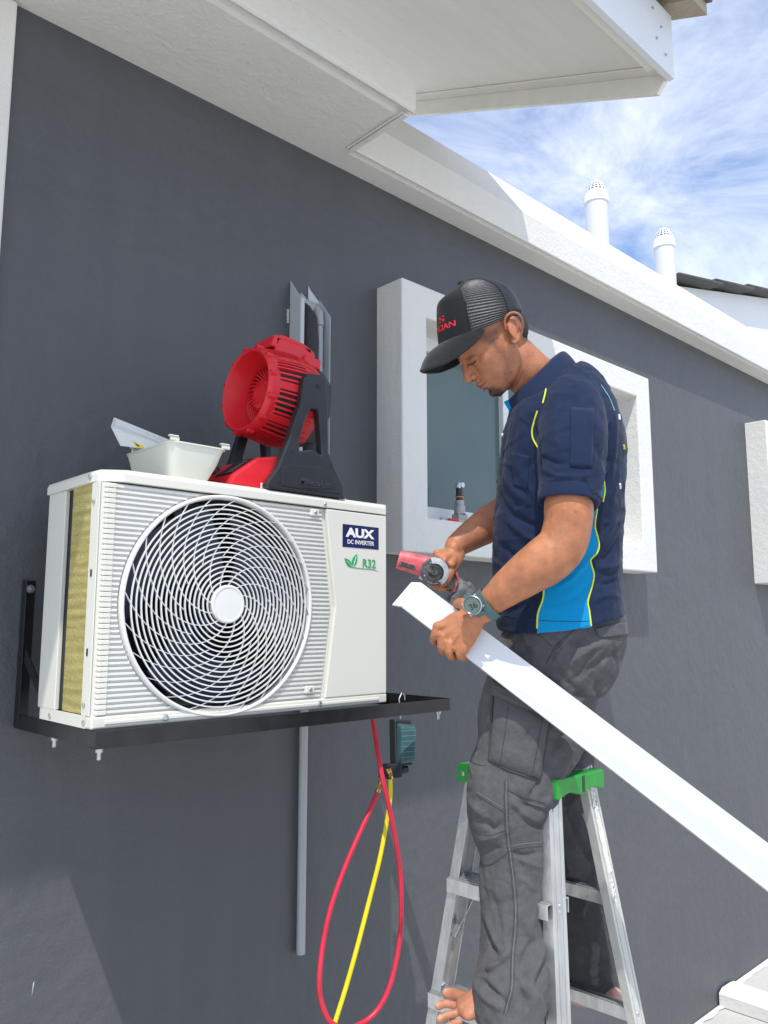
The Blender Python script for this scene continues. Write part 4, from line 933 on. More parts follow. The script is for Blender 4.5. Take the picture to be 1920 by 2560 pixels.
def remesh(q, voxel, smooth_it=4, fac=.5):
    me = q.mesh('tmp'); o = bpy.data.objects.new('tmp', me); COL.objects.link(o)
    r = o.modifiers.new('r', 'REMESH'); r.mode = 'VOXEL'; r.voxel_size = voxel
    s = o.modifiers.new('s', 'SMOOTH'); s.iterations = smooth_it; s.factor = fac
    dg = bpy.context.evaluated_depsgraph_get(); dg.update(); m2 = bpy.data.meshes.new_from_object(o.evaluated_get(dg)); bpy.data.objects.remove(o); bpy.data.meshes.remove(me); return m2
def getv(me): a = np.empty(len(me.vertices)*3); me.vertices.foreach_get('co', a); return a.reshape(-1, 3)
def getn(me): a = np.empty(len(me.vertices)*3); me.vertices.foreach_get('normal', a); return a.reshape(-1, 3)
def setv(me, a): me.vertices.foreach_set('co', a.ravel()); me.update()
npr, npu, npf, cc0 = np.array(rt), np.array(up), np.array(fw), np.array((0, 0, CZ))
def proj_np(V): w_ = V-cc0; z = w_@npf; return np.stack([(960+FPX*(w_@npr)/z)/K, (1280-FPX*(w_@npu)/z)/K, z], 1)
def face_w(me): V = getv(me); Nn = getn(me); d = (cc0-V); d /= np.linalg.norm(d, axis=1)[:, None]; return np.clip((d*Nn).sum(1)*2.5, 0, 1)
def folds(me, lst, extra=None):
    """raise or sink soft creases along polylines read off the photo: (points, width px, height m)"""
    V = getv(me); Nn = getn(me); P = proj_np(V); F_ = face_w(me); D_ = np.zeros(len(V))
    for pts, w_, h in lst:
        pts = cat(pts, 5) if len(pts) > 2 else np.array(pts, float); best = np.full(len(V), 1e9); bt = np.zeros(len(V)); m_ = len(pts)-1
        for i in range(m_):
            a, b_ = pts[i], pts[i+1]; ab = b_-a; t_ = np.clip(((P[:, :2]-a)@ab)/max(ab@ab, 1e-9), 0, 1); d = np.hypot(*(P[:, :2]-(a+t_[:, None]*ab)).T)
            u = d < best; best[u] = d[u]; bt[u] = (i+t_[u])/m_
        taper = np.clip(np.sin(np.pi*np.clip(bt, .03, .97))**.6, 0, 1)
        D_ += h*np.exp(-(best/w_)**2)*taper
    D_ *= F_
    if extra is not None: D_ += extra(V, Nn, P)
    setv(me, V+Nn*D_[:, None])
def pnoise(V, scale, seed=0, aniso=(1, 1, 1)):
    """cheap vector noise: sum of warped sines"""
    rng = np.random.RandomState(seed); o_ = np.zeros(len(V)); X = V*np.array(aniso)*scale; wv_ = np.zeros(len(V))
    for k in range(4):
        d = rng.normal(size=3); ph = rng.uniform(0, 6.28); wv_ += np.sin(X@d*.7+ph)
    for k in range(7):
        d = rng.normal(size=3); d /= np.linalg.norm(d); ph = rng.uniform(0, 6.28); o_ += np.sin(X@d*(1+.35*k)+ph+wv_*.9)/(1+.35*k)
    return o_/3
def inpoly(P, poly):
    x, y = P[:, 0], P[:, 1]; r = np.zeros(len(P), bool); j = len(poly)-1
    for i in range(len(poly)):
        xi, yi = poly[i]; xj, yj = poly[j]
        c = ((yi > y) != (yj > y)) & (x < (xj-xi)*(y-yi)/(yj-yi+1e-12)+xi); r ^= c; j = i
    return r
def colour_attr(me, cols, name='tint'):
    a = me.color_attributes.new(name, 'FLOAT_COLOR', 'POINT'); a.data.foreach_set('color', np.hstack([cols, np.ones((len(cols), 1))]).ravel())
def attr_mat(name, rough, bump, sss=0, spec=.4, sheen=0, noise_col=.15):
    M = mat(name, (.5, .5, .5), rough, bump=bump, spec=spec, sheen=sheen); t = M.node_tree; p = t.nodes['Principled BSDF']
    a = t.nodes.new('ShaderNodeAttribute'); a.attribute_name = 'tint'
    tcn = t.nodes.new('ShaderNodeTexCoord'); n = t.nodes.new('ShaderNodeTexNoise'); n.inputs['Scale'].default_value = 45; n.inputs['Detail'].default_value = 5; t.links.new(tcn.outputs['Object'], n.inputs[0])
    mr = t.nodes.new('ShaderNodeMapRange'); mr.inputs['From Min'].default_value = .3; mr.inputs['From Max'].default_value = .7; mr.inputs['To Min'].default_value = 1-noise_col; mr.inputs['To Max'].default_value = 1+noise_col; t.links.new(n.outputs[0], mr.inputs[0])
    vm = t.nodes.new('ShaderNodeVectorMath'); vm.operation = 'SCALE'; t.links.new(a.outputs['Color'], vm.inputs[0]); t.links.new(mr.outputs[0], vm.inputs['Scale']); t.links.new(vm.outputs[0], p.inputs['Base Color'])
    if sss: p.inputs['Subsurface Weight'].default_value = sss; p.inputs['Subsurface Radius'].default_value = (.008, .003, .0015); p.inputs['Subsurface Scale'].default_value = 1
    return M
def bvh_of(me): return BVHTree.FromPolygons([v.co[:] for v in me.vertices], [p.vertices[:] for p in me.polygons])
def snap(bv, px, py, lift=0):
    d = ray(px, py).normalized(); h = bv.ray_cast(Vector((0, 0, CZ)), d)
    if h[0] is None: return None
    n_ = h[1] if h[1].dot(d) < 0 else -h[1]
    return h[0]+n_*lift
def seam(bv, pts, r, name, mt, parent, lift=.0004, sub=10, maxgap=.05):
    P = [snap(bv, *p, lift) for p in cat(pts, sub)]; P = [p for p in P if p is not None]
    if len(P) < 3: return None
    for _ in range(2): P = [P[0]]+[(P[i-1]+P[i]*2+P[i+1])/4 for i in range(1, len(P)-1)]+[P[-1]]
    q = MB(); q.tube(P, r, 8); return q.build(name, mt, parent, smooth=60)

person = thing('person', 'person in black cap, navy polo and grey trousers standing barefoot on the ladder', 'person', tuple(atD(1150, 2190, 1.95)))
vR, vU, vF = rt.copy(), up.copy(), fw.copy()
hz = Vector((0, 0, 1))
# ---- head frame
DH = 1.985; HS = DH/(FPX*4.608)
def Hd(X, Y): return ((1040+X/4.608)/K, (690+Y/4.608)/K)
HO = atD(*Hd(1020, 700), DH)
pit = R_(42)
hF = (-math.cos(pit)*vR-math.sin(pit)*vU); hU = (-math.sin(pit)*vR+math.cos(pit)*vU); hL = -vF
def Hc(X, Y): dx, dy = X-1020, Y-700; return ((-math.cos(pit)*dx+math.sin(pit)*dy)*HS, (-math.sin(pit)*dx-math.cos(pit)*dy)*HS)
def HW(F, U, L_=0): return HO+hF*F+hU*U+hL*L_
def HP(X, Y, L_=0): F, U = Hc(X, Y); return HW(F, U, L_)
b = MB()
MH = Matrix((hF, hU, hL)).transposed().to_4x4(); MH.translation = HO
ball(b, None, (.090, .090, .074), MH @ Matrix.Translation((.020, .052, 0)), 36)
ball(b, None, (.054, .056, .064), MH @ Matrix.Translation((-.014, .012, 0)), 28)
lv = [(.075, .100, -.05, .064), (.06, .113, -.05, .069), (.045, .117, -.05, .070), (.034, .118, -.05, .070), (.020, .116, -.045, .069), (.008, .113, -.04, .068), (-.006, .112, -.03, .067), (-.020, .113, -.02, .065), (-.032, .117, -.012, .063), (-.042, .122, -.008, .060), (-.053, .123, -.004, .058), (-.064, .119, .0, .055), (-.075, .117, .010, .051), (-.086, .111, .022, .045), (-.096, .100, .034, .036), (-.104, .086, .046, .024)]
rows = []
for U, fr_, bk_, w in lv:
    Fc = fr_*.28+bk_*.42+.012; ring_ = []
    for j in range(40):
        a = 2*math.pi*j/40; c, s = math.cos(a), math.sin(a)
        Fp = Fc+(fr_-Fc)*(abs(c)**.95)*(1 if c > 0 else 0)-(Fc-bk_)*abs(c)*(1 if c <= 0 else 0)
        ring_.append(HW(Fp, U, w*(abs(s)**.92)*(1 if s > 0 else -1)))
    rows.append(ring_)
b.add([p for r in rows for p in r], [(i*40+j, i*40+(j+1) % 40, (i+1)*40+(j+1) % 40, (i+1)*40+j) for i in range(len(rows)-1) for j in range(40)]+[tuple(range(39, -1, -1)), tuple((len(rows)-1)*40+j for j in range(40))])
def ht(pts, r): q = [(HW(*p), rr, rr) for p, rr in zip(pts, r)]; etube(b, q, hU, 14, 5)
ht([(.114, .030, 0), (.1185, .018, 0), (.127, .003, 0), (.1355, -.012, 0), (.1375, -.019, 0)], [.009, .0075, .008, .0095, .0105])       # nose
for s in (-1, 1):
    ball(b, None, (.020, .020, .0085), MH @ Matrix.Translation((.110, -.010, s*.006)), 16); ball(b, None, (.022, .026, .020), MH @ Matrix.Translation((.090, -.022, s*.026)), 18); ball(b, None, (.018, .016, .016), MH @ Matrix.Translation((.100, -.050, s*.018)), 16)
    ball(b, None, (.0115, .0085, .0072), MH @ Matrix.Translation((.124, -.0235, s*.0125)), 14)
    ht([(.119, .030, s*.006), (.110, .039, s*.028), (.092, .036, s*.050)], [.006, .0075, .006])                                 # brow
    ball(b, None, .0138, MH @ Matrix.Translation((.0945, .010, s*.031)), 18)                                                 # eyeball with lid
    ht([(.106, .011, s*.017), (.1085, .0095, s*.028), (.100, .009, s*.043)], [.0022, .003, .0022])
    ball(b, None, (.030, .022, .016), MH @ Matrix.Translation((.068, -.012, s*.046)), 18)                                     # cheekbone
    ball(b, None, (.030, .026, .018), MH @ Matrix.Translation((.070, -.045, s*.036)), 18)
    ht([(.020, -.030, s*.056), (.030, -.064, s*.052), (.062, -.084, s*.040), (.098, -.092, s*.018)], [.014, .014, .013, .013])  # jaw
ht([(.107, -.049, -.026), (.121, -.0475, -.013), (.1275, -.0465, 0), (.121, -.0475, .013), (.107, -.049, .026)], [.0035, .0058, .006, .0058, .0035])
ht([(.107, -.0535, -.024), (.119, -.0585, -.012), (.1245, -.0595, 0), (.119, -.0585, .012), (.107, -.0535, .024)], [.0035, .006, .0068, .006, .0035])
ball(b, None, (.017, .014, .020), MH @ Matrix.Translation((.107, -.084, 0)), 18)
ht([(.1165, -.030, 0), (.1215, -.040, 0)], [.008, .008])
# ears
for s in (-1, 1):
    e = lambda X, Y, L_: HP(X, Y, s*L_)
    Pp = [(985, 690, .074), (968, 610, .078), (990, 550, .084), (1050, 524, .089), (1118, 552, .092), (1152, 625, .093), (1152, 715, .091), (1135, 785, .086), (1108, 832, .081), (1070, 838, .078), (1050, 800, .075)]
    etube(b, [(e(*p), r, r) for p, r in zip(Pp, (.003, .0034, .0036, .0037, .0036, .0035, .0035, .004, .0055, .0052, .003))], hU, 12, 5)
    Pp = [(1020, 600, .078), (1078, 615, .083), (1106, 675, .085), (1100, 740, .082), (1068, 775, .079)]
    etube(b, [(e(*p), r, r) for p, r in zip(Pp, (.0025, .0028, .003, .003, .0028))], hU, 10, 5)
    c = e(1085, 680, .079); F_, U_ = Hc(1085, 680)
    Me = MH @ Matrix.Translation((F_, U_, s*.079)) @ Matrix.Rotation(s*R_(14)*-1, 4, Vector((0, 1, 0))) @ Matrix.Rotation(R_(32), 4, 'Z')
    ball(b, None, (.0185, .031, .0035), Me, 20)
    F_, U_ = Hc(1080, 690); ball(b, None, (.015, .026, .008), MH @ Matrix.Translation((F_, U_, s*.071)), 14)
# neck and trunk
NK = [(atD(1108, 775, 2.0), .060, .058), (atD(1140, 805, 2.005), .060, .058), (atD(1172, 838, 2.015), .066, .064), (atD(1200, 890, 2.02), .095, .10)]
etube(b, NK, vR, 28)
etube(b, [(atD(1215, 860, 2.02), .07, .15), (atD(1212, 960, 2.02), .11, .14), (atD(1205, 1150, 2.01), .10, .125), (atD(1205, 1310, 2.01), .09, .12), (atD(1205, 1400, 2.02), .06, .09)], vR, 28)
# left (near) arm
arm_rows = [(atD(1232, 900, 1.91), .042, .042), (atD(1230, 980, 1.84), .050, .050), (atD(1229, 1085, 1.80), .0545, .055), (atD(1226, 1135, 1.795), .054, .054), (atD(1212, 1180, 1.79), .054, .050), (atD(1178, 1212, 1.79), .055, .050), (atD(1140, 1238, 1.80), .050, .046), (atD(1095, 1272, 1.815), .041, .036), (atD(1062, 1299, 1.832), .033, .028), (atD(1040, 1318, 1.842), .033, .025)]
etube(b, [(p_, b2, a2) for p_, a2, b2 in arm_rows], vF, 28)
# left hand on the trunking
def GP(X, Y, off): px, py = gG(X, Y); return atD(px, py, TF(px, py, off))
wr = GP(1090, 985, .040)
def bone(P, r0, r1=None, q=None):
    n_ = len(P); r1 = r1 or r0
    etube(b, [(p, r0+(r1-r0)*i/(n_-1), r0+(r1-r0)*i/(n_-1)) for i, p in enumerate(P)], vU, 14, 5)
KN = [(655, 1105), (712, 1215), (802, 1300), (905, 1370)]
for (kx, ky), r in zip(KN, (.0125, .0125, .012, .011)):
    bone([atD(*gG(1130-(i_ := 0), 985), 1.838), GP(kx*.5+1080*.5, ky*.5+1010*.5, .027), GP(kx, ky, .020)], .018, r)
bone([GP(1120, 960, .036), GP(860, 1010, .026), GP(700, 1110, .018)], .018, .012)
bone([GP(1130, 1060, .032), GP(1050, 1240, .024), GP(960, 1390, .020)], .018, .013)
bone([GP(1010, 1010, .026), GP(860, 1160, .022), GP(820, 1260, .018)], .020, .015)
fing = [[(655, 1105, .021), (618, 1205, .017), (604, 1275, .004), (640, 1300, -.022), (700, 1240, -.030)],
        [(712, 1215, .024), (694, 1330, .020), (712, 1398, .004), (755, 1405, -.024), (800, 1330, -.032)],
        [(802, 1300, .025), (790, 1412, .021), (818, 1470, .004), (862, 1470, -.024), (900, 1400, -.032)],
        [(905, 1370, .022), (915, 1445, .018), (948, 1485, .003), (990, 1475, -.022), (1010, 1420, -.030)]]
for f_, r in zip(fing, (.0105, .0105, .010, .009)): bone([GP(*p) for p in f_], r, r*.82)
for f_, r in zip(fing, (.0118, .0118, .0112, .010)): ball(b, GP(*f_[0]), r, None, 14)
bone([GP(1060, 900, .036), GP(985, 838, .026), GP(925, 825, .010), GP(890, 850, -.022), GP(850, 905, -.030)], .0165, .0105)
# right (far) arm and hand on the grinder
gD = 2.06
def QP(X, Y, d): return atD(*gG(X, Y), d)
etube(b, [(atD(1200, 900, 2.17), .058, .058), (atD(1160, 1010, 2.19), .052, .052), (atD(1105, 1098, 2.18), .050, .050), (atD(1062, 1128, 2.15), .050, .046), (atD(1020, 1155, 2.125), .041, .037), (atD(985, 1180, 2.105), .031, .027), (QP(850, 190, 2.09), .031, .024)], vU, 26)
for kx, ky, kd, r in ((645, 215, 2.075, .012), (665, 250, 2.05, .0125), (730, 300, 2.035, .0125), (820, 350, 2.035, .012)):
    bone([QP(905, 215, 2.10), QP(kx*.5+880*.5, ky*.5+215*.5, kd*.5+1.045), QP(kx, ky, kd)], .019, r)
bone([QP(900, 230, 2.09), QP(860, 330, 2.06), QP(800, 430, 2.045)], .019, .015)          # thumb side and thumb
bone([QP(860, 330, 2.06), QP(808, 440, 2.035), QP(772, 540, 2.03), QP(715, 585, 2.035)], .0135, .009)
for pts_, r in (([(700, 300, 2.10), (600, 420, 2.125), (600, 560, 2.11), (660, 630, 2.075), (745, 640, 2.055)], .0098), ([(690, 280, 2.10), (560, 400, 2.125), (540, 520, 2.11), (590, 600, 2.08), (680, 612, 2.062)], .0098), ([(760, 330, 2.10), (700, 460, 2.13), (720, 600, 2.115), (770, 640, 2.085), (800, 625, 2.06)], .009)):
    bone([QP(*p) for p in pts_], r, r*.85)
# legs inside the trousers, and the bare feet
STEPZ = fl(.262*2-.004, True).z+.0018
def fc_(px, py, h): p = atZ(px, py, STEPZ); return Vector((p.x, p.y, STEPZ+h))     # contact reading, then straight up
etube(b, [(atD(1190, 1440, 2.0), .05, .05), (atD(1120, 1700, 1.93), .05, .05), (atD(1110, 1850, 1.915), .045, .045), (atD(1110, 2060, 1.86), .036, .036), (fc_(1112, 2206, .09), .030, .030), (fc_(1112, 2206, .04), .031, .029)], vR, 20)
etube(b, [(fc_(1116, 2208, .032), .032, .028), (fc_(1080, 2204, .050), .033, .033), (fc_(1043, 2204, .042), .029, .040), (fc_(1006, 2206, .027), .020, .043)], hz, 24)
toes = [((1010, 2178, .022), (985, 2166, .018), (966, 2160, .014), .0128), ((985, 2192, .019), (962, 2186, .018), (947, 2185, .011), .0090), ((984, 2208, .018), (963, 2210, .016), (950, 2212, .010), .0086), ((992, 2224, .016), (972, 2230, .014), (960, 2233, .009), .0082), ((1004, 2240, .015), (986, 2248, .012), (976, 2251, .008), .008)]
for a, c, e_, r in toes: bone([fc_(*a), fc_(*c), fc_(*e_)], r)
RZ = bl_(.275*2+.012, True).z
etube(b, [(atD(1235, 1450, 2.08), .05, .05), (atD(1217, 1600, 2.12), .045, .045), (atD(1225, 1780, 2.135), .045, .045), (atD(1262, 2000, 2.14), .04, .04), (atD(1280, 2120, 2.15), .038, .038)], vR, 20)
etube(b, [(atD(1326, 2153, 2.07), .022, .030), (atD(1298, 2155, 2.09), .025, .034), (atD(1255, 2150, 2.12), .022, .040), (atD(1215, 2140, 2.16), .018, .042), (atD(1190, 2136, 2.19), .012, .04)], hz, 20)
body = remesh(b, .0021, 2, .5)
V = getv(body)
def lap(V, edges, wgt, it, fac=.5):
    cnt = np.bincount(edges.ravel(), minlength=len(V)).astype(float)
    for _ in range(it):
        S = np.zeros_like(V)
        for k_ in range(3): S[:, k_] = np.bincount(edges[:, 0], V[edges[:, 1], k_], len(V))+np.bincount(edges[:, 1], V[edges[:, 0], k_], len(V))
        V = V+(S/np.maximum(cnt, 1)[:, None]-V)*(fac*wgt)[:, None]
    return V
edg = np.empty(len(body.edges)*2, int); body.edges.foreach_get('vertices', edg); edg = edg.reshape(-1, 2)
lq = V-np.array(HO); qf, qu, ql = lq@np.array(hF), lq@np.array(hU), lq@np.array(hL)
inh = (np.abs(qf) < .16) & (np.abs(qu) < .2) & (np.abs(ql) < .12)
earm = (np.abs(ql) > .069) & (qf < .035) & (qf > -.045) & (qu > -.05)
feat = np.exp(-((np.abs(ql)/.024)**4))*(qf > .100)*(qu < .03); eyem = np.exp(-(((qf-.10)/.02)**2+((qu-.008)/.014)**2))
V = lap(V, edg, inh*(~earm)*(1-feat*.9)*(1-.75*eyem), 34)
V = lap(V, edg, (~inh)*1.0, 5)
setv(body, V)
loc = np.array([(Vector(v)-HO).to_tuple() for v in V]) if False else V-np.array(HO)
hf, hu, hl = loc@np.array(hF), loc@np.array(hU), loc@np.array(hL)
# skin creases on the hand and neck
P = proj_np(V)
def gline(*pts): return [gG(*p) for p in pts]
fl_ = [(gline((680, 1130), (700, 1190)), 3, -.0012), (gline((760, 1240), (770, 1290)), 3, -.0012), (gline((850, 1320), (865, 1370)), 3, -.001),
       (gline((900, 900), (720, 1110)), 7, .0012), (gline((950, 1000), (740, 1200)), 7, .0012), (gline((990, 1080), (830, 1290)), 7, .001), (gline((600, 1250), (650, 1240)), 2, -.0008), (gline((690, 1350), (740, 1340)), 2, -.0008),
       ([Hd(1240, 1080), Hd(1190, 1220), Hd(1090, 1330)], 2.2, -.003), ([Hd(1260, 1000), Hd(1200, 1250), Hd(1120, 1380)], 5, .0015),
       ([Hd(700, 1130), Hd(735, 1230), Hd(790, 1300)], 5, -.0013), ([Hd(560, 1040), Hd(640, 1050), Hd(690, 1000)], 3, -.001)]
folds(body, fl_, lambda V, N_, P: .0006*pnoise(V, 60, 3))
# colours of skin, lips, stubble, brows
base = np.array((.43, .168, .078)); cols = np.tile(base, (len(V), 1))
cols *= (1+.10*pnoise(V, 25, 5)+.05*pnoise(V, 90, 15))[:, None]; cols *= 1+np.stack([.0*V[:, 0], -.06*pnoise(V, 40, 31), -.10*pnoise(V, 40, 31)], 1)
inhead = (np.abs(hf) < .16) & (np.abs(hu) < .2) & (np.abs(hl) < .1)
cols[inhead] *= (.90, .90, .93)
def mixc(mask, c, a): 
    a = np.clip(mask*a, 0, 1)[:, None]; cols[:] = cols*(1-a)+np.array(c)*a
ell = lambda cx, cy, rx, ry: np.exp(-(((hf-cx)/rx)**2+((hu-cy)/ry)**2)**1.5)*inhead
noi = .5+.5*pnoise(V, 330, 9)
lip = np.exp(-(((hu+.0535)/.0105)**4))*(hf > .108)*(np.abs(hl) < .026)*inhead
mixc(lip, (.42, .135, .105), .75)
gap = np.exp(-(((hu+.0532)/.0016)**2))*(hf > .104)*(np.abs(hl) < .028)*inhead; mixc(gap, (.10, .03, .025), .8)
# beard: jaw band, chin and moustache
P = proj_np(V)
def poly(*pts): return inpoly(P, [Hd(*p) for p in pts])
def soft(mask_pts, k=10):
    pp = [Hd(*p) for p in mask_pts]; d = np.full(len(V), 1e9); m_ = inpoly(P, pp)
    for i in range(len(pp)):
        a = np.array(pp[i]); b_ = np.array(pp[(i+1) % len(pp)]); ab = b_-a; t_ = np.clip(((P[:, :2]-a)@ab)/(ab@ab), 0, 1); d = np.minimum(d, np.hypot(*(P[:, :2]-(a+t_[:, None]*ab)).T))
    return np.clip(.5+np.where(m_, d, -d)/k, 0, 1)*inhead
be = soft([(960, 840), (1010, 850), (1090, 1010), (1120, 1110), (1120, 1230), (1080, 1340), (960, 1430), (830, 1430), (740, 1370), (800, 1310), (860, 1300), (930, 1330), (1010, 1230), (1040, 1110), (1000, 980)], 12)
mixc(be, (.030, .019, .014), .66*(.45+.55*noi))
be2 = soft([(790, 1330), (870, 1280), (980, 1290), (1020, 1340), (950, 1440), (830, 1430), (770, 1390)], 9); mixc(be2, (.014, .010, .009), .95*(.7+.3*noi))
mo = soft([(640, 1255), (700, 1240), (780, 1275), (830, 1310), (790, 1310), (720, 1290), (660, 1290)], 5); mixc(mo, (.05, .028, .02), .7*(.5+.5*noi))
hr = soft([(680, 700), (960, 560), (960, 640), (930, 700), (925, 800), (960, 880), (890, 800), (780, 760)], 10); mixc(hr, (.03, .022, .018), .75*(.5+.5*noi))
hr2 = soft([(1090, 480), (1240, 420), (1330, 640), (1310, 760), (1255, 730), (1200, 660), (1165, 560)], 14); mixc(hr2, (.02, .017, .016), .85*(.6+.4*noi))
br_ = soft([(560, 960), (640, 900), (705, 905), (690, 918), (600, 978)], 5); mixc(br_, (.04, .024, .016), .7*(.5+.5*noi))
ey = soft([(585, 1020), (650, 1000), (690, 965), (700, 975), (665, 1030), (600, 1040)], 3); mixc(ey, (.07, .035, .02), .6)
ns = soft([(640, 1225), (690, 1215), (690, 1240), (640, 1248)], 4); mixc(ns, (.10, .035, .025), .6)
mixc(ell(.135, -.02, .02, .014), (.52, .19, .11), .35)
eara = np.exp(-(((hf+.003)/.03)**2+((hu+.0)/.035)**2))*(np.abs(hl) > .070)*inhead; mixc(eara, (.56, .18, .10), .4)
px_, py_ = P[:, 0], P[:, 1]
toe = (py_ > 2120) & (px_ < 1060); mixc(toe*1.0, (.50, .22, .14), .5)
nails = np.zeros(len(V))
for a, c, e_, r in toes:
    p = np.array(fc_(e_[0]-2, e_[1], e_[2]+r*.8)); nails += np.exp(-(np.linalg.norm(V-p, axis=1)/(r*.75))**4)
mixc(np.clip(nails, 0, 1), (.62, .36, .28), .8)
farh = (P[:, 2] > 2.0) & (py_ > 1060) & (py_ < 1300) & (px_ < 1080); mixc(farh*1.0, (.40, .17, .10), .35)
mixc(((py_ > 2050) & (P[:, 2] > 2.03))*1.0, (.52, .30, .25), .8)
for X, Y, r in ((940, 715, 2.0), (1020, 1122, 1.5), (1345, 885, 1.6), (745, 905, 1.2), (1390, 1080, 1.3)):
    mx_, my_ = Hd(X, Y); mixc(np.exp(-((px_-mx_)**2+(py_-my_)**2)/r**2), (.06, .03, .02), .8)
m2_ = np.exp(-((px_-1244)**2+(py_-1106)**2)/4); mixc(m2_, (.10, .04, .03), .7)
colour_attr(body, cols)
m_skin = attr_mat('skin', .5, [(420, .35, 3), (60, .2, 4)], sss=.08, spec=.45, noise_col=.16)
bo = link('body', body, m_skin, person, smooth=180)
bbv = bvh_of(body)
# eyelashes, closed-down lids
ej = MB()
pl_ = [snap(BVHTree.FromPolygons([v for v in V], [p.vertices[:] for p in body.polygons]) if False else None, 0, 0)] if False else None
wbv = BVHTree.FromPolygons([tuple(v) for v in V], [p.vertices[:] for p in body.polygons])
seam(wbv, [Hd(588, 1028), Hd(630, 1022), Hd(665, 1000), Hd(690, 972)], .0007, 'eyelashes', mat('lash', (.012, .009, .008), .6), bo, .0006)
# hair: a cropped layer over the skull at the temple and nape
hairm = mat('cropped black hair', (.016, .013, .012), .75, bump=[(700, 1, 2)], var=(200, .5, (.06, .045, .04)))
def hair_patch(poly_, lift, name='hair'):
    b_ = bmesh.new(); b_.from_mesh(body); PP = proj_np(np.array([person.matrix_basis @ v.co for v in b_.verts]))
    Vw = np.array([person.matrix_basis @ v.co for v in b_.verts])
    nz = pnoise(Vw, 260, 4)
    jit = PP[:, :2]+np.stack([nz*2.5, pnoise(Vw, 260, 6)*2.5], 1)
    m_ = inpoly(jit, [Hd(*p) for p in poly_]) & (PP[:, 2] < 2.02) & (np.abs((Vw-np.array(HO))@np.array(hL)) < .062)
    b_.verts.ensure_lookup_table(); b_.normal_update()
    ins = set(np.nonzero(m_)[0]); dels = [f for f in b_.faces if not all(v.index in ins for v in f.verts)]
    cos = [(v.index, v.co+v.normal*(lift+.0008*nz[v.index])) for v in b_.verts if m_[v.index]]
    for i, c in cos: b_.verts[i].co = c
    bmesh.ops.delete(b_, geom=dels, context='FACES'); me = bpy.data.meshes.new(name); b_.to_mesh(me); b_.free()
    o = link(name, me, hairm, bo, smooth=180, world=False); s = o.modifiers.new('s', 'SOLIDIFY'); s.thickness = .002; s.offset = -1; return o
hair_patch([(1090, 440), (1240, 400), (1300, 560), (1325, 700), (1265, 720), (1225, 680), (1185, 600), (1150, 540)], .002)

# ---- shirt
def A(px, py, d): return atD(px, py, d)
b = MB()
faceN = R_(14)
latv = (-vF*math.cos(faceN)-vR*math.sin(faceN))          # towards his left side
# torso rings: (y, left x, right x, lateral half width)
TR = [(812, 1130, 1262, .085), (838, 1118, 1300, .135), (866, 1107, 1322, .160), (900, 1096, 1337, .172), (960, 1083, 1349, .172), (1050, 1075, 1347, .165), (1150, 1065, 1340, .158), (1230, 1064, 1338, .158), (1300, 1070, 1345, .166), (1338, 1075, 1351, .170)]
rows_ = []
for y, xl_, xr_, w in TR:
    d = 2.015; cx_ = (xl_+xr_)/2; hw = (xr_-xl_)/2*d/(FPX/K); aa = math.sqrt(max(hw**2-(w*math.sin(faceN))**2, .0004))/math.cos(faceN)
    rows_.append((A(cx_, y, d), aa, w))
fwd_ = (-vR*math.cos(faceN)+vF*math.sin(faceN))
etube(b, rows_, fwd_, 44, 6, ends=False, expo=2.25)
etube(b, [(A(1150, 812, 2.015), .058, .06), (A(1195, 850, 2.015), .085, .09)], fwd_, 30, 6)
etube(b, [(A(1235, 848, 1.975), .055, .05), (A(1236, 872, 1.905), .070, .068), (A(1235, 930, 1.865), .082, .076), (A(1234, 1000, 1.832), .078, .074), (A(1231, 1050, 1.815), .071, .069), (A(1229, 1083, 1.803), .0685, .067)], vR, 36, 6, ends=False, expo=2.1)
etube(b, [(A(1200, 850, 2.06), .055, .05), (A(1190, 880, 2.13), .066, .064), (A(1165, 960, 2.18), .072, .068), (A(1140, 1030, 2.19), .070, .066), (A(1115, 1070, 2.19), .066, .062)], vR, 30, 6, ends=False)
sh = remesh(b, .0042, 5, .5)
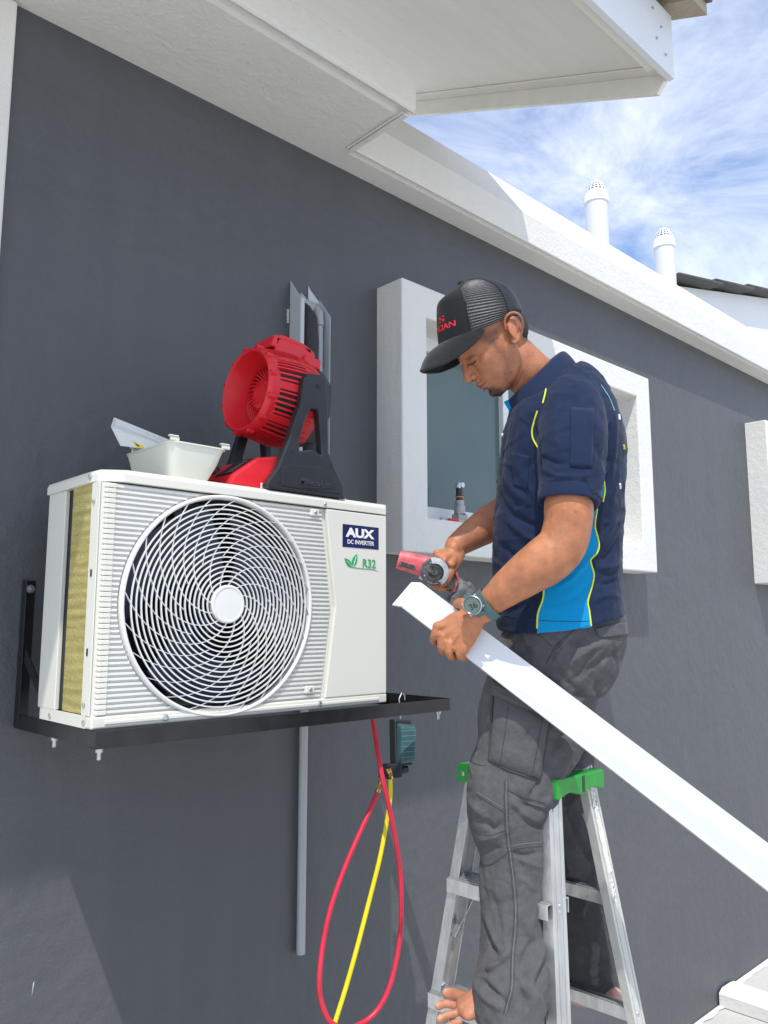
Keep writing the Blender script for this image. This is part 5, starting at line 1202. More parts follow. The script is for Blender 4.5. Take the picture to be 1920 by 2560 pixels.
FS = [  # waist and side folds
 ([(1090, 1120), (1140, 1160), (1170, 1170)], 9, .005), ([(1070, 1160), (1110, 1200), (1150, 1215)], 8, -.004), ([(1068, 1215), (1100, 1230), (1150, 1225)], 7, .004),
 ([(1075, 1060), (1095, 1100), (1140, 1130), (1172, 1138)], 9, -.005), ([(1085, 1000), (1100, 1050), (1150, 1095)], 10, .004),
 ([(1336, 1090), (1315, 1150), (1296, 1185)], 8, .005), ([(1342, 1160), (1318, 1195), (1292, 1215)], 8, -.006), ([(1338, 1215), (1315, 1225), (1288, 1228)], 8, .006), ([(1340, 1250), (1310, 1262), (1285, 1260)], 7, -.005), ([(1344, 1290), (1310, 1285), (1280, 1300)], 8, .004),
 ([(1345, 1000), (1325, 1060), (1312, 1110)], 8, .004), ([(1350, 1050), (1330, 1110), (1300, 1150)], 6, -.004), ([(1200, 1270), (1235, 1250), (1268, 1215)], 7, .004), ([(1195, 1310), (1240, 1290), (1275, 1262)], 7, -.003),
 ([(1185, 1240), (1225, 1235), (1262, 1225)], 6, .003), ([(1172, 1320), (1160, 1270), (1172, 1240)], 6, .003), ([(1090, 1290), (1120, 1270), (1160, 1250)], 8, .004), ([(1085, 1325), (1130, 1310), (1160, 1290)], 7, -.003),
 # chest and front
 ([(1100, 905), (1088, 960), (1082, 1040)], 5, -.004), ([(1130, 905), (1118, 960), (1110, 1020)], 7, .002), ([(1112, 1010), (1150, 1060), (1165, 1100)], 8, .003), ([(1150, 900), (1158, 940), (1163, 975)], 4, -.003),
 # sleeve
 ([(1164, 960), (1165, 1000), (1168, 1035)], 4, -.005), ([(1165, 985), (1200, 1000), (1235, 1000)], 7, -.0035), ([(1168, 1010), (1205, 1028), (1250, 1030)], 7, .004), ([(1170, 1040), (1210, 1050), (1260, 1045)], 6, -.003), ([(1300, 985), (1275, 1020), (1255, 1035)], 7, .004), ([(1308, 960), (1290, 1000), (1270, 1025)], 5, -.0045), ([(1311, 1000), (1296, 1040), (1280, 1060)], 5, .004), ([(1320, 900), (1312, 960), (1306, 1030)], 4, -.006),
 ([(1330, 900), (1325, 980), (1318, 1050)], 6, .004), ([(1175, 940), (1215, 960), (1255, 955)], 9, .002)]
FS = [(a, w*.8, h*1.35) for a, w, h in FS]
folds(sh, FS, lambda V, N_, P: .0018*pnoise(V, 20, 11)+.0008*pnoise(V, 42, 12, (1, 1, 2.2))+.0005*pnoise(V, 95, 14)-.003*np.clip(1-np.abs(pnoise(V, 13, 61, (1, 1, 1.5)))*1.4, 0, 1)**5+.0022*np.clip(1-np.abs(pnoise(V, 17, 67, (1, 1, 1.8)))*1.4, 0, 1)**6)
Vs = getv(sh); Ps = proj_np(Vs)
navy = np.array((.013, .0225, .054)); blue = np.array((.0, .26, .52)); cs = np.tile(navy, (len(Vs), 1)); cs *= (1+.10*pnoise(Vs, 18, 2))[:, None]
# subdivide colour edge by faces: separate material slots for a crisp border
PANEL = [(1160, 1372), (1160.4, 1356), (1162, 1325), (1173, 1292), (1174, 1270), (1176, 1215), (1200, 1180), (1240, 1120), (1290, 1040), (1306, 1035), (1304, 1066), (1290, 1099), (1283, 1135), (1292, 1164), (1294, 1188), (1281, 1201), (1274, 1212), (1283, 1241), (1270, 1299), (1277, 1352), (1277, 1372)]
colour_attr(sh, cs)
m_shirt = attr_mat('navy polo knit', .88, [(900, .5, 1), (70, .12, 3)], spec=.12, sheen=.08, noise_col=.12)
m_cyan = mat('bright blue polo knit', (.0, .245, .52), .85, bump=[(900, .4, 1)], spec=.12, var=(12, .3, (.0, .20, .45)), sheen=.2)
fc = np.array([np.mean(Ps[list(p.vertices)], axis=0) for p in sh.polygons])
mi = (inpoly(fc, PANEL) & (fc[:, 2] > 1.81) & (fc[:, 2] < 2.0)).astype(np.int32)
so_ = link('shirt', sh, [m_shirt, m_cyan], person, smooth=180); sh.polygons.foreach_set('material_index', mi); sh.update()
sbv = BVHTree.FromPolygons([tuple(v) for v in Vs], [p.vertices[:] for p in sh.polygons])
m_pip = mat('lime piping', (.60, .66, .04), .6)
seam(sbv, [(1160, 1357), (1162, 1325), (1173, 1292), (1174.5, 1262)], .0021, 'piping', m_pip, so_)
seam(sbv, [(1277, 1352), (1273, 1320), (1270, 1299), (1279, 1265), (1283, 1241), (1278, 1222), (1276, 1209), (1289, 1195), (1294, 1180), (1291, 1160), (1285, 1135), (1290, 1099)], .0021, 'piping', m_pip, so_)
seam(sbv, [(1302, 1084), (1306, 1062), (1305, 1040)], .0021, 'piping', m_pip, so_)
z5 = lambda x, y: ((900+x/2.074)/K, (660+y/2.074)/K)
seam(sbv, [z5(968, 622), z5(962, 665), z5(948, 722)], .0021, 'piping', m_pip, so_)
seam(sbv, [z5(920, 762), z5(905, 810), z5(893, 860), z5(897, 905), z5(922, 950)], .0021, 'piping', m_pip, so_)
seam(sbv, [z5(1248, 628), z5(1290, 690), z5(1318, 760)], .0015, 'piping', mat('pale piping', (.18, .45, .5), .6), so_)
m_stitch = mat('navy stitching', (.010, .016, .04), .8); m_edge = mat('navy edge', (.022, .034, .08), .8)
def patch(poly_, name, parent, mt, bv, lift=.0018, n=14, thick=.0015):
    """a thin cloth piece laid on the garment: quad grid between four corner readings"""
    a, b_, c, d = [np.array(p, float) for p in poly_]; q = MB(); G = []
    for j in range(n):
        for i in range(n):
            u, v = i/(n-1), j/(n-1); p = (a*(1-u)+b_*u)*(1-v)+(d*(1-u)+c*u)*v; s = snap(bv, *p, lift); G.append(s)
    if any(g is None for g in G): return None
    q.add(G, [(j*n+i, j*n+i+1, (j+1)*n+i+1, (j+1)*n+i) for j in range(n-1) for i in range(n-1)])
    o = q.build(name, mt, parent, smooth=180); s = o.modifiers.new('s', 'SOLIDIFY'); s.thickness = thick; s.offset = 0; return o
m_navy2 = mat('navy polo patch', (.0135, .0233, .056), .88, bump=[(900, .5, 1)], spec=.12, sheen=.08)
patch([z5(1092, 745), z5(1212, 752), z5(1200, 1058), z5(1088, 1052)], 'sleeve_patch', so_, m_navy2, sbv)
patch([z5(790, 975), z5(880, 1000), z5(870, 1170), z5(800, 1150)], 'chest_pocket', so_, m_navy2, sbv)
seam(sbv, [z5(784, 972), z5(830, 985), z5(884, 1003)], .0012, 'pocket_hem', m_stitch, so_)
seam(sbv, [z5(1060, 540), z5(985, 590), z5(965, 640)], .0011, 'stitching', m_stitch, so_)
seam(sbv, [(1078, 1326), (1120, 1335), (1200, 1342), (1280, 1341), (1348, 1330)], .0007, 'stitching', m_stitch, so_)
seam(sbv, [z5(1240, 620), z5(1300, 720), z5(1330, 850), z5(1320, 980), z5(1270, 1090)], .0012, 'stitching', m_stitch, so_)
# cuff band of the near sleeve
q = MB(); etube(q, [(A(1229.5, 1066, 1.8092), .0690, .0672), (A(1229, 1072, 1.8065), .0700, .0684), (A(1228.5, 1085, 1.8015), .0692, .0678), (A(1228.4, 1088, 1.8005), .0655, .0645), (A(1228.3, 1089, 1.8000), .058, .057)], vR, 48, 4, ends=False); q.build('cuff', m_navy2, so_, smooth=60)
seam(sbv, [(1168, 1060), (1200, 1068), (1250, 1070), (1292, 1062)], .0010, 'stitching', m_stitch, so_)
# hem band
q = MB(); rr_ = []
for y, xl_, xr_, w in ((1330, 1074.5, 1352, .170), (1342, 1075.5, 1353.5, .171), (1351, 1077, 1354, .1705)):
    d = 2.013; hw = (xr_-xl_)/2*d/(FPX/K); aa = math.sqrt(hw**2-(w*math.sin(faceN))**2)/math.cos(faceN); rr_.append((A((xl_+xr_)/2, y, d), aa+.0015, w+.0015))
# collar
def ringc(back, front, d, w, n=48, tilt=0):
    o_ = []; c = (np.array(back)+np.array(front))/2; h = (np.array(front)-np.array(back))/2
    for j in range(n+1):
        a = R_(-168)+R_(336)*j/n+math.pi; ca, sa = math.cos(a), math.sin(a)       # open at the front
        a2 = math.pi-(-R_(170)+R_(340)*j/n); ca, sa = math.cos(a2), math.sin(a2)
        px, py = c-h*(-ca)*-1*-1 if False else c+h*(-ca)*-1
        o_.append(atD(px, py, d-w*sa))
    return o_
b_in0 = ringc((1188, 778), (1102, 870), 2.012, .066); b_in = ringc((1214, 757), (1098, 862), 2.012, .078); b_fold = ringc((1222, 760), (1097, 868), 2.012, .082); b_mid = ringc((1240, 778), (1103, 884), 2.012, .100); b_out = ringc((1252, 800), (1112, 896), 2.012, .118)
q = MB(); RG = [b_in0, b_in, b_fold, b_mid, b_out]; k = len(b_in)
q.add([p for r in RG for p in r], [(i*k+j, i*k+j+1, (i+1)*k+j+1, (i+1)*k+j) for i in range(len(RG)-1) for j in range(k-1)])
co_ = q.build('collar', m_navy2, so_, smooth=180); s = co_.modifiers.new('s', 'SOLIDIFY'); s.thickness = .003; s.offset = 0; s = co_.modifiers.new('s2', 'SUBSURF'); s.levels = 1; s.render_levels = 1
q = MB(); a0, a1, a2, a3 = A(*Hd(1010, 1450), 2.0), A(*Hd(1130, 1390), 1.985), A(*Hd(1110, 1490), 1.985), A(*Hd(1075, 1560), 1.99); q.add([a0, a1, a2, a3], [(0, 1, 2, 3)]); o = q.build('collar_lining', m_cyan, so_); s = o.modifiers.new('s', 'SOLIDIFY'); s.thickness = .003
for X, Y, r in ((1335, 790, .004), (1346, 1155, .005)):
    px, py = z5(X+4, Y); 
q = MB(); p = snap(sbv, *z5(741, 884), .001)
if p is not None: ball(q, p, (.003, .003, .005)); q.build('emblem', m_wtxt, so_)
for pts_, nm, mt_ in (([z5(1345, 780), z5(1349, 808)], 'lettering', m_wtxt), ([z5(1350, 1140), z5(1352, 1165)], 'lettering', m_wtxt), ([z5(1370, 938), z5(1372, 960)], 'lettering', m_pip)):
    P2 = [snap(sbv, a-2.2, c, .0015) for a, c in cat([pts_[0], pts_[1]], 5)]; P2 = [p for p in P2 if p is not None]
    if len(P2) > 2: q = MB(); q.tube(P2, .0025, 6); q.build(nm, mt_, so_)

# ---- trousers
b = MB()
def LR(y, xl_, xr_, d, w): return (A((xl_+xr_)/2, y, d), (xr_-xl_)/2*d/(FPX/K), w)
etube(b, [LR(1325, 1086, 1344, 2.01, .145), LR(1365, 1084, 1350, 2.01, .148), LR(1420, 1082, 1330, 2.015, .150), LR(1480, 1080, 1296, 2.015, .140), LR(1530, 1090, 1280, 2.0, .11)], vR, 40, 6, ends=False, expo=2.2)
etube(b, [LR(1400, 1085, 1320, 1.975, .085), LR(1470, 1052, 1292, 1.965, .092), LR(1530, 1036, 1278, 1.96, .094), LR(1590, 1027, 1258, 1.955, .094), LR(1640, 1021, 1232, 1.945, .092), LR(1700, 1006, 1206, 1.93, .092), LR(1760, 1009, 1184, 1.92, .088), LR(1840, 1034, 1183, 1.905, .078), LR(1930, 1037, 1181, 1.885, .078), LR(2020, 1038, 1177, 1.86, .080), LR(2080, 1034, 1188, 1.835, .086), LR(2140, 1021, 1188, 1.805, .088), LR(2180, 1022, 1184, 1.792, .088), LR(2200, 1032, 1184, 1.787, .088), LR(2218, 1048, 1184, 1.784, .088)], vR, 40, 6, ends=False, expo=2.15)
etube(b, [LR(1420, 1150, 1325, 2.07, .095), LR(1500, 1150, 1290, 2.10, .095), LR(1600, 1150, 1284, 2.12, .092), LR(1700, 1150, 1278, 2.13, .088), LR(1780, 1160, 1290, 2.135, .085), LR(1900, 1180, 1308, 2.14, .080), LR(2000, 1200, 1322, 2.14, .080), LR(2080, 1214, 1334, 2.14, .080), LR(2130, 1222, 1336, 2.14, .080)], vR, 36, 6, ends=False)
tr_ = remesh(b, .0042, 4, .5)
z8 = lambda x, y: ((1020+x/1.843)/K, (1850+y/1.843)/K)
z31 = lambda x, y: ((1150+x/3.116)/K, (1850+y/3.116)/K)
z6 = lambda x, y: ((940+x/2.37)/K, (1200+y/2.37)/K)
FT = [([z31(150, 590), z31(260, 690), z31(330, 640)], 9, -.007), ([z31(60, 470), z31(160, 560), z31(200, 640)], 9, .006), ([z31(150, 790), z31(250, 760), z31(340, 730)], 8, .005), ([z31(170, 880), z31(260, 850), z31(350, 850)], 8, -.004),
 ([z31(400, 470), z31(480, 560), z31(600, 640)], 9, .006), ([z31(440, 420), z31(540, 520), z31(660, 560)], 8, -.006), ([z31(480, 610), z31(570, 660), z31(680, 680)], 8, -.005), ([z31(400, 880), z31(500, 900), z31(620, 870)], 6, -.004), ([z31(420, 920), z31(540, 960), z31(640, 1000)], 7, .004),
 ([z31(430, 1060), z31(520, 1110), z31(600, 1180)], 8, .004), ([z31(160, 1250), z31(220, 1480), z31(300, 1640)], 9, .006), ([z31(170, 1400), z31(230, 1560), z31(280, 1680)], 7, -.007), ([z31(240, 1200), z31(290, 1380), z31(310, 1560)], 8, -.004),
 ([z31(180, 1790), z31(290, 1740), z31(390, 1620)], 9, .010), ([z31(140, 1810), z31(240, 1790), z31(380, 1700)], 6, -.006), ([z31(130, 1840), z31(240, 1950), z31(350, 2040)], 9, -.009), ([z31(120, 1920), z31(220, 2030), z31(330, 2100)], 9, .006), ([z31(600, 1540), z31(520, 1640), z31(470, 1800)], 8, -.006), ([z31(680, 1500), z31(620, 1700), z31(560, 1900)], 8, .007), ([z31(710, 1640), z31(640, 1820), z31(590, 1960)], 7, -.006), ([z31(430, 1800), z31(500, 1900), z31(560, 2010)], 8, .006), ([z31(440, 1900), z31(500, 2010), z31(540, 2120)], 7, -.006), ([z31(560, 1860), z31(600, 1960), z31(640, 2080)], 7, .004),
 ([z31(430, 1300), z31(500, 1420), z31(560, 1540)], 9, .004), ([z31(640, 1180), z31(600, 1300), z31(580, 1430)], 8, .004), ([z31(650, 300), z31(560, 420), z31(540, 440)], 7, -.005), ([z31(780, 300), z31(700, 460), z31(640, 520)], 10, .006),
 ([z6(1000, 900), z6(1080, 960), z6(1030, 990)], 6, -.004), ([z6(1180, 900), z6(1120, 970), z6(1040, 1090)], 7, .005), ([z6(1400, 950), z6(1250, 1010), z6(1130, 1110)], 10, .006), ([z6(1450, 1000), z6(1330, 1070), z6(1200, 1170)], 9, -.006), ([z6(860, 900), z6(900, 980), z6(960, 1000)], 8, .004), ([z6(1250, 900), z6(1180, 1000), z6(1130, 1060)], 7, -.004),
 ([(1280, 1500), (1230, 1530), (1180, 1590)], 9, .006), ([(1270, 1550), (1220, 1590), (1195, 1630)], 8, -.006), ([(1060, 1480), (1050, 1520), (1070, 1580)], 7, .005), ([(1240, 1610), (1215, 1670), (1200, 1700)], 7, .005),
 ([(1150, 1410), (1160, 1450), (1220, 1470)], 9, .004), ([(1290, 1400), (1260, 1440), (1240, 1480)], 9, -.005), ([(1330, 1395), (1300, 1440), (1290, 1480)], 7, .004)]
FT = [(a, w*.8, h*1.3) for a, w, h in FT]
folds(tr_, FT, lambda V, N_, P: .0026*pnoise(V, 16, 21)+.0016*np.abs(pnoise(V, 34, 22))**.8*np.sign(pnoise(V, 34, 22))*(1+.6*pnoise(V, 7, 5))+.0007*pnoise(V, 95, 8)-.0045*np.clip(1-np.abs(pnoise(V, 15, 41))*1.3, 0, 1)**5+.004*np.clip(1-np.abs(pnoise(V, 19, 47, (1, 1, .6)))*1.3, 0, 1)**6-.0018*np.clip(1-np.abs(pnoise(V, 40, 51))*1.3, 0, 1)**5)
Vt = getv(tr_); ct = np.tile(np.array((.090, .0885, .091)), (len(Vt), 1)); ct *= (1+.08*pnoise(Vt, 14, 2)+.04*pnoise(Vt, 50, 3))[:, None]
Pt = proj_np(Vt); rl = (Pt[:, 2] > 2.06) & (Pt[:, 1] > 1740); ct[rl] *= .62  # shade on the far leg put into the cloth tint
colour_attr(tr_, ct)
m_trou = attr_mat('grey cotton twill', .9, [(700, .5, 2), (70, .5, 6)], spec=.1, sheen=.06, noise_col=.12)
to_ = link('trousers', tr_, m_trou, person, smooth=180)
tbv = BVHTree.FromPolygons([tuple(v) for v in Vt], [p.vertices[:] for p in tr_.polygons])
m_tst = mat('grey stitching', (.050, .049, .055), .9); m_tsl = mat('pale stitching', (.15, .15, .16), .9)
m_tpatch = mat('grey twill patch', (.097, .0955, .098), .9, bump=[(700, .5, 2), (60, .5, 4)], spec=.1, var=(20, .3, (.078, .076, .083)), sheen=.06)
sm = lambda pts, r=.0010, mt_=m_tst: seam(tbv, pts, r, 'stitching', mt_, to_, .0003)
side_s = [z31(350, 320), z31(345, 450), z31(355, 700), z31(375, 870), z31(400, 1060), z31(420, 1300), z31(415, 1500), z31(400, 1650), z31(395, 1800), z31(390, 1930), z31(360, 2050), z31(340, 2130)]
sm(side_s, .0013); sm([(a+3.6, c) for a, c in side_s], .0009, m_tsl); sm([(a+8, c) for a, c in side_s], .0007)
sm([z31(120, 420), z31(230, 490), z31(335, 555)], .0012); sm([z31(130, 405), z31(235, 470), z31(340, 530)], .0008, m_tsl)
sm([z31(140, 730), z31(230, 745), z31(350, 705)], .0012); sm([z31(150, 960), z31(240, 970), z31(370, 880)], .0012); sm([z31(370, 385), z31(480, 440), z31(670, 495)], .0011); sm([z31(372, 415), z31(480, 470), z31(665, 525)], .0008, m_tsl); sm([z31(370, 870), z31(450, 845), z31(640, 825)], .0012); sm([z31(400, 830), z31(480, 810), z31(640, 795)], .0008, m_tsl)
sm([z31(80, 160), z31(130, 190), z31(200, 200)], .001)
sm([z6(925, 880), z6(980, 930), z6(1045, 990)], .0012); sm([z6(1190, 880), z6(1110, 940), z6(1050, 1010), z6(1010, 1090)], .0012); sm([z6(1215, 885), z6(1130, 950), z6(1070, 1020)], .0008, m_tsl)
# cargo pocket: raised bellows pocket with flap
z1 = lambda x, y: (x, y)
def pouch(corners, name, bulge, mt_, n=18):
    a, b_, c, d = [np.array(p, float) for p in corners]; q = MB(); G = []
    for j in range(n):
        for i in range(n):
            u, v = i/(n-1), j/(n-1); p = (a*(1-u)+b_*u)*(1-v)+(d*(1-u)+c*u)*v; e = min(u, 1-u, v, 1-v)*2
            s = snap(tbv, *p, (-.001 if e == 0 else .002)+bulge*min(1, e*2.2)**.6*(1+.25*noise.noise(Vector((u*4, v*4, bulge*900))))); G.append(s)
    if any(g is None for g in G): return None
    q.add(G, [(j*n+i, j*n+i+1, (j+1)*n+i+1, (j+1)*n+i) for j in range(n-1) for i in range(n-1)])
    o = q.build(name, mt_, to_, smooth=180); return o, BVHTree.FromPolygons([tuple(g) for g in G], [(j*n+i, j*n+i+1, (j+1)*n+i+1, (j+1)*n+i) for j in range(n-1) for i in range(n-1)])
pk = pouch([(1068, 1492), (1190, 1545), (1168, 1688), (1055, 1648)], 'cargo_pocket', .015, m_tpatch)
if pk:
    for pts_ in ([(1100, 1512), (1090, 1590), (1080, 1650)], [(1172, 1550), (1160, 1620), (1150, 1672)], [(1064, 1640), (1110, 1668), (1160, 1678)]): seam(pk[1], pts_, .0010, 'stitching', m_tst, pk[0], .0003)
if pk:
    for pts_ in ([(1066, 1498), (1060, 1580), (1057, 1640)], [(1057, 1642), (1110, 1668), (1164, 1683)], [(1187, 1552), (1176, 1620), (1166, 1680)]): seam(tbv, pts_, .0030, 'pocket_piping', m_tst, pk[0], .0015)
fp = pouch([(1062, 1466), (1200, 1522), (1192, 1556), (1058, 1500)], 'pocket_flap', .019, m_tpatch)
bp = patch([z6(1295, 880), z6(1478, 838), z6(1488, 915), z6(1320, 935)], 'back_pocket_flap', to_, m_tpatch, tbv, .003, 10, .003)
# hem band and belt loop tab
q = MB(); P2 = [A(1352, 1352, 2.0), A(1357, 1358, 2.0), A(1354, 1372, 2.0)]; q.tube(P2, .003, 8); q.build('belt_tab', m_tpatch, to_)

# ---- cap
cp = MB()
RC = [((262, 822), (1214, 442), .0835), ((243, 620), (1208, 405), .0845), ((238, 430), (1160, 285), .081), ((247, 330), (1075, 165), .074), ((300, 268), (950, 95), .0615), ((385, 195), (830, 58), .044), ((460, 130), (700, 48), .024), ((510, 92), (580, 68), .006)]
Rr = cat([[*Hc(*a), *Hc(*c), w] for a, c, w in RC], 14)
def crown(phi, t):
    i = t*(len(Rr)-1); i0 = int(min(i, len(Rr)-2)); r = Rr[i0]*(1-(i-i0))+Rr[i0+1]*(i-i0)
    c, s = math.cos(phi), math.sin(phi); e_ = 2.3; k = (abs(c)**e_+abs(s)**e_)**(-1/e_)
    F = (r[0]+r[2])/2+(r[0]-r[2])/2*c*k; U = (r[1]+r[3])/2+(r[1]-r[3])/2*c*k; sag = -.010*abs(s)**2*(1-t)**3
    return HW(F, U+sag, r[4]*s*k)
NU, NV = 120, 190
PHF = R_(70)
vs = []; mi_ = []
for j in range(NV):
    for i in range(NU):
        ph = 2*math.pi*i/NU; t = j/(NV-1); p = crown(ph, t); c = crown(ph, min(t+.01, 1)) if t < .95 else HW(0, .2)
        a = min(ph, 2*math.pi-ph); front_ = a < PHF*(1-.12*t)
        if not front_:
            o_ = (p-HW(.03, .06, 0)).normalized(); am = .0011*max(0, 1-t*.6); p = p+o_*am*math.sin(t*2*math.pi*34)*(1 if .02 < t < .97 else 0)
        vs.append(p)
cp.add(vs, [(j*NU+i, j*NU+(i+1) % NU, (j+1)*NU+(i+1) % NU, (j+1)*NU+i) for j in range(NV-1) for i in range(NU)]); cp.add([HP(545, 76, 0)], [])
for j in range(NV-1):
    for i in range(NU):
        ph = 2*math.pi*(i+.5)/NU; a = min(ph, 2*math.pi-ph); cp.mi[j*NU+i] = 0 if a < PHF*(1-.12*j/NV) else 1
m_capf = mat('black cap cloth', (.007, .007, .0085), .75, bump=[(900, .4, 1)], spec=.3, sheen=.1)
m_capm = mat('black cap mesh', (.010, .011, .0125), .38, bump=[(1100, .8, 1)], spec=.6)
m_brim = mat('charcoal brim cloth', (.017, .017, .0185), .9, bump=[(500, .6, 3)], spec=.2, sheen=.25, var=(120, .5, (.03, .03, .032)))
cap = cp.build('cap', [m_capf, m_capm], person, smooth=180)
s = cap.modifiers.new('s', 'SOLIDIFY'); s.thickness = .0022; s.offset = -1
q = MB(); ball(q, HP(520, 88, 0), (.0085, .0085, .0075)); q.build('cap_button', m_capf, cap, smooth=180)
for ph in (PHF, 2*math.pi-PHF, R_(122), R_(238)):
    q = MB(); q.tube([crown(ph*(1 if abs(ph-PHF) > .01 and ph < 4 else 1) if ph not in (PHF, 2*math.pi-PHF) else (PHF*(1-.12*t) if ph == PHF else 2*math.pi-PHF*(1-.12*t)), t)+(crown(ph, t)-HW(.03, .05)).normalized()*.0006 for t in [i/24*.97 for i in range(25)]], .0012, 6); q.build('cap_seam', m_capf, cap, smooth=60)
# brim
def brim(s_, r):
    ph = s_*R_(84); B_ = crown(ph % (2*math.pi), .01)
    keys = [(-1, (765, 700, .080)), (-.85, (660, 850, .083)), (-.65, (500, 985, .077)), (-.4, (300, 1085, .058)), (-.15, (95, 1120, .025)), (0, (38, 1112, 0))]
    a = abs(s_); K2 = [(abs(k_), v_) for k_, v_ in keys][::-1]
    for (k0, v0), (k1, v1) in zip(K2, K2[1:]):
        if a <= k1+1e-9:
            u = (a-k0)/(k1-k0); v = [x*(1-u)+y*u for x, y in zip(v0, v1)]; break
    F, U = Hc(v[0], v[1]); O_ = HW(F, U, v[2]*(1 if s_ >= 0 else -1)); p = B_.lerp(O_, r); return p+hU*(.010*math.sin(math.pi*r)*(1-a*a*.6))
q = MB(); q.grid(lambda u, v: brim(-1+2*u, v), 61, 16)
brm = q.build('brim', m_brim, cap, smooth=180); s = brm.modifiers.new('sm', 'SMOOTH'); s.iterations = 6; s.factor = .5; s = brm.modifiers.new('s', 'SOLIDIFY'); s.thickness = .0035; s.offset = 0
# cap lettering wrapped on the front
def capword(word, sz_, tt0, hgt, phr, bold=.0):
    me = text_mesh(word, 1.0, Matrix.Identity(4), .012, bold=.02); v = getv(me); x0_, x1_ = v[:, 0].min(), v[:, 0].max(); y1_ = v[:, 1].max()
    for i, w_ in enumerate(v):
        u = (w_[0]-x0_)/(x1_-x0_); ph = -phr+.10+2*phr*u; t = tt0+hgt*w_[1]/y1_; p = crown(ph % (2*math.pi), t); n_ = (p-HW(.02, p.dot(hU)-HO.dot(hU), 0)).normalized(); v[i] = p+n_*(.0005 if w_[2] > 0 else .0001)
    setv(me, v); return link('cap_lettering', me, mat('red embroidery', (.62, .02, .03), .7), cap)
capword('TECHNICIAN', 1, .105, .048, R_(46)); capword('ETS', 1, .170, .052, R_(29))
# ---- watch
wc = A(*gG(1120, 870), 1.80); wax = (arm_rows[-2][0]-arm_rows[-4][0]).normalized()
wcen = arm_rows[-2][0].lerp(arm_rows[-1][0], .35)
dialn = (-vF*.93-vR*.25+vU*.12); dialn = (dialn-wax*dialn.dot(wax)).normalized()
Mw = frame(A(*gG(1085, 842), 1.799), wax, dialn)
wt_ = MB(); wside = dialn.cross(wax)
m_wb = mat('teal green resin', (.06, .125, .13), .5, var=(30, .3, (.08, .15, .155)))
q = MB()
for j in range(41):
    pass
def band(u, v):
    a = R_(-150)+R_(300)*u+R_(90)+0; ca, sa = math.cos(a), math.sin(a); prof = [(-.0105, 0), (-.0105, .0028), (.0105, .0028), (.0105, 0), (-.0105, 0)][round(v*4)]
    return wcen+wside*((.0345+prof[1])*ca)+dialn*((.030+prof[1])*sa)+wax*prof[0]
q.grid(lambda u, v: wcen+wside*((.0365+[0, .0028, .0028, 0, 0][round(v*4)])*math.cos(2*math.pi*u))+dialn*((.0335+[0, .0028, .0028, 0, 0][round(v*4)])*math.sin(2*math.pi*u))+wax*[-.0105, -.0105, .0105, .0105, -.0105][round(v*4)], 56, 5, wrap=True)
wch = q.build('wristwatch', m_wb, person, smooth=35)
q = MB(); q.lathe([(.0, -.012), (.0215, -.012), (.0235, -.006), (.0235, .002), (.0225, .0045), (.0195, .0055), (.0178, .0042), (0, .0040)], 40, Mw); cs_ = q.build('watch_case', mat('watch case', (.10, .15, .16), .3, .4), wch, smooth=35)
q = MB(); q.lathe([(.0195, .0048), (.0205, .0066), (.0222, .0052), (.0225, .004)], 40, Mw); q.build('bezel', m_steel, cs_, smooth=60)
q = MB(); q.lathe([(.0176, .0045), (0, .0046)], 40, Mw); q.build('dial', mat('lcd glass', (.10, .15, .125), .12, spec=.7), cs_)
up_d = (vU*.83-vR*.55); up_d = (up_d-dialn*up_d.dot(dialn)).normalized(); rd = up_d.cross(dialn)
Mtx = Matrix((rd, up_d, dialn)).transposed().to_4x4(); Mtx.translation = Mw.translation+dialn*.0049-rd*.0095-up_d*.009
link('digits', text_mesh('36', .020, Mtx, .0002, bold=.0002), mat('lcd ink', (.015, .03, .025), .4), cs_)
for a in (40, 140, 220, 320):
    q = MB(); p = Mw @ Vector((.0235*math.cos(R_(a)), .0235*math.sin(R_(a)), -.001)); q.lathe([(.0026, -.004), (.0026, .003), (0, .0034)], 10, frame(p, wax, dialn)); q.build('pusher', m_steel, cs_)
for s in (-1, 1):
    q = MB(); q.box((-.009, -.006, -.004), (.009, .006, .002), frame(Mw.translation+wside*s*.026-dialn*.006, wax, (dialn*.75+wside*s*.66).normalized())); q.build('strap_lug', m_wb, cs_, bevel=.002)

# ------------------------------------------------------------------ grinder
gr_ = thing('cut_off_grinder', 'small red and black cut off grinder held in the far hand, worn and dusty', 'grinder', tuple(QP(600, 430, 2.05)))
ga = QP(175, 285, 2.05); gb_ = QP(590, 400, 2.045); gd = (gb_-ga).normalized()
q = MB(); etube(q, [(ga, .0215, .0215), (ga+gd*.004, .0235, .0235), (ga+gd*.045, .0260, .0260), (gb_, .0285, .0285)], vU, 28, 5, ends=False, expo=2.8); hs = q.build('motor_housing', m_redd, gr_, smooth=50)
q = MB(); Mlab = frame(QP(290, 365, 2.0242), gd, -vF)
q.box((-.021, -.0035, -.006), (.021, .0095, .0016), Mlab @ Matrix.Translation((0, -.003, 0)))
lb_ = q.build('name_plate', mat('scuffed black plate', (.035, .035, .035), .5, spots=(150, .58, (.3, .28, .27))), hs, bevel=.001)
for X, Y in ((185, 265), (338, 258), (500, 285)):
    q = MB(); p = QP(X, Y, 2.0315); q.lathe([(.003, 0), (.003, .002), (0, .0021)], 10, frame(p, gd, -vF)); q.build('screw', m_bplast, hs)
dc = QP(612, 440, 2.005); dn = (-vF*.96+vR*.24-vU*.06).normalized(); Md = frame(dc, vR, dn)
m_dust = mat('dusty guard metal', (.40, .41, .42), .6, .3, bump=(200, .5, 4), var=(60, .8, (.66, .67, .67)))
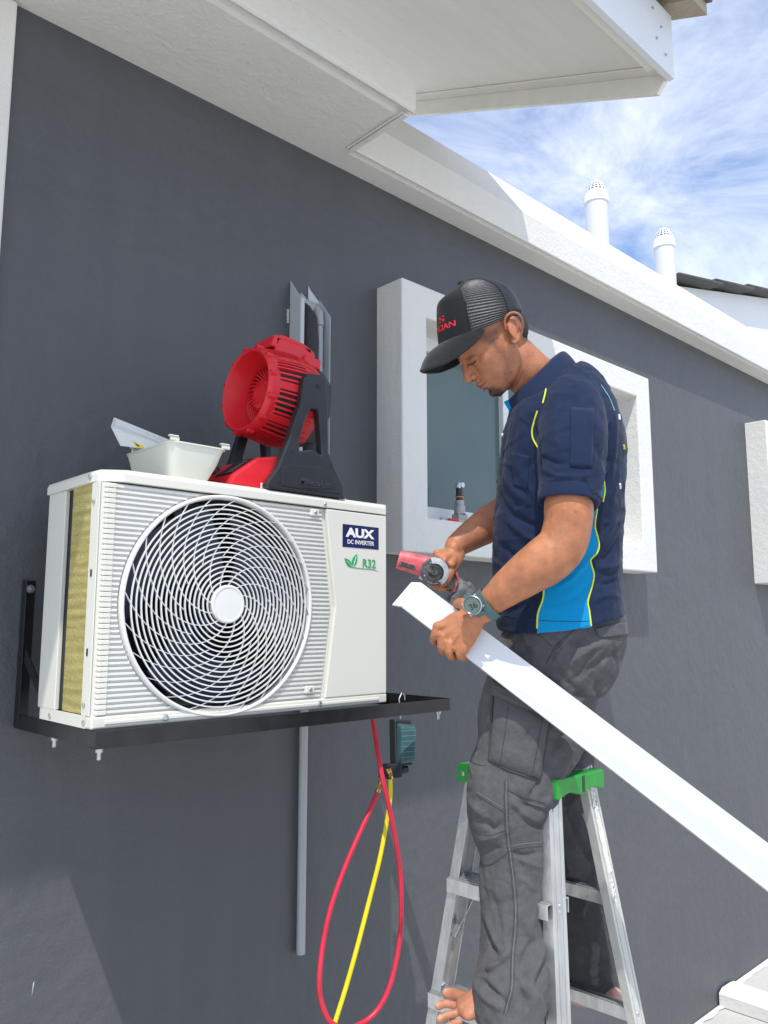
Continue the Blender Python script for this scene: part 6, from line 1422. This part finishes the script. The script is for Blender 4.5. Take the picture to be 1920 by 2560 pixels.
q = MB(); q.lathe([(.0, -.018), (.031, -.018), (.034, -.010), (.034, .0)], 40, Md); q.build('gear_head', m_bplast, gr_, smooth=35)
q = MB(); q.lathe([(.0345, -.002), (.034, .001), (.030, .002), (.0285, .0008), (.022, .0015), (.020, .003), (.013, .0032), (.012, .005), (.0075, .0055), (.007, .0085), (.0035, .0085), (.0035, .006), (0, .006)], 44, Md); q.build('cutting_disc', mat('dusty dark disc', (.035, .036, .038), .6, .3, bump=(300, .6, 3), var=(90, .8, (.22, .22, .22))), gr_, smooth=30)
for a in (20, 110, 200, 300):
    q = MB(); p = Md @ Vector((.026*math.cos(R_(a)), .026*math.sin(R_(a)), .001)); q.lathe([(.0022, 0), (.0022, .0016), (0, .0017)], 10, frame(p, vR, dn)); q.build('guard_screw', m_steel, gr_)
q = MB()
def guard(u, v):
    a = R_(-60)+R_(165)*u; prof = [(.036, -.016), (.037, .004), (.036, .010), (.0235, .0125), (.0235, .011), (.0345, .0085)]
    r, z = prof[round(v*5)]; return Md @ Vector((r*math.cos(a), r*math.sin(a)*1, z))
q.grid(guard, 40, 6); o = q.build('wheel_guard', m_dust, gr_, smooth=35); s = o.modifiers.new('s', 'SOLIDIFY'); s.thickness = .0012
q = MB(); etube(q, [(QP(640, 440, 2.055), .023, .024), (QP(770, 520, 2.065), .0205, .022), (QP(880, 600, 2.07), .0215, .023), (QP(930, 650, 2.07), .025, .027)], vU, 26, 5, expo=2.4); q.build('grip', mat('dusty grey rubber', (.085, .088, .092), .7, bump=(150, .4, 3), var=(40, .8, (.26, .26, .26))), gr_, smooth=60)
q = MB(); q.tube([QP(880, 440, 2.046), QP(905, 520, 2.04), QP(880, 610, 2.04), QP(850, 680, 2.045)], .0022, 8); q.build('red_trim', m_redd, gr_)
bc = QP(935, 690, 2.07); Mb = frame(bc, (vR*.82+vU*.57), (vR*.57-vU*.82))
q = MB(); q.box((-.040, -.026, -.010), (.036, .026, .020), Mb); q.box((-.026, -.020, -.022), (.024, .020, -.009), Mb); q.build('battery', mat('dusty black battery', (.022, .022, .024), .5, bump=(100, .3, 3), var=(28, .7, (.30, .30, .30))), gr_, bevel=.004)
q = MB(); q.tube([QP(430, 500, 2.03), QP(480, 520, 2.03)], .005, 10); q.build('lock_lever', m_steel, gr_, smooth=60)
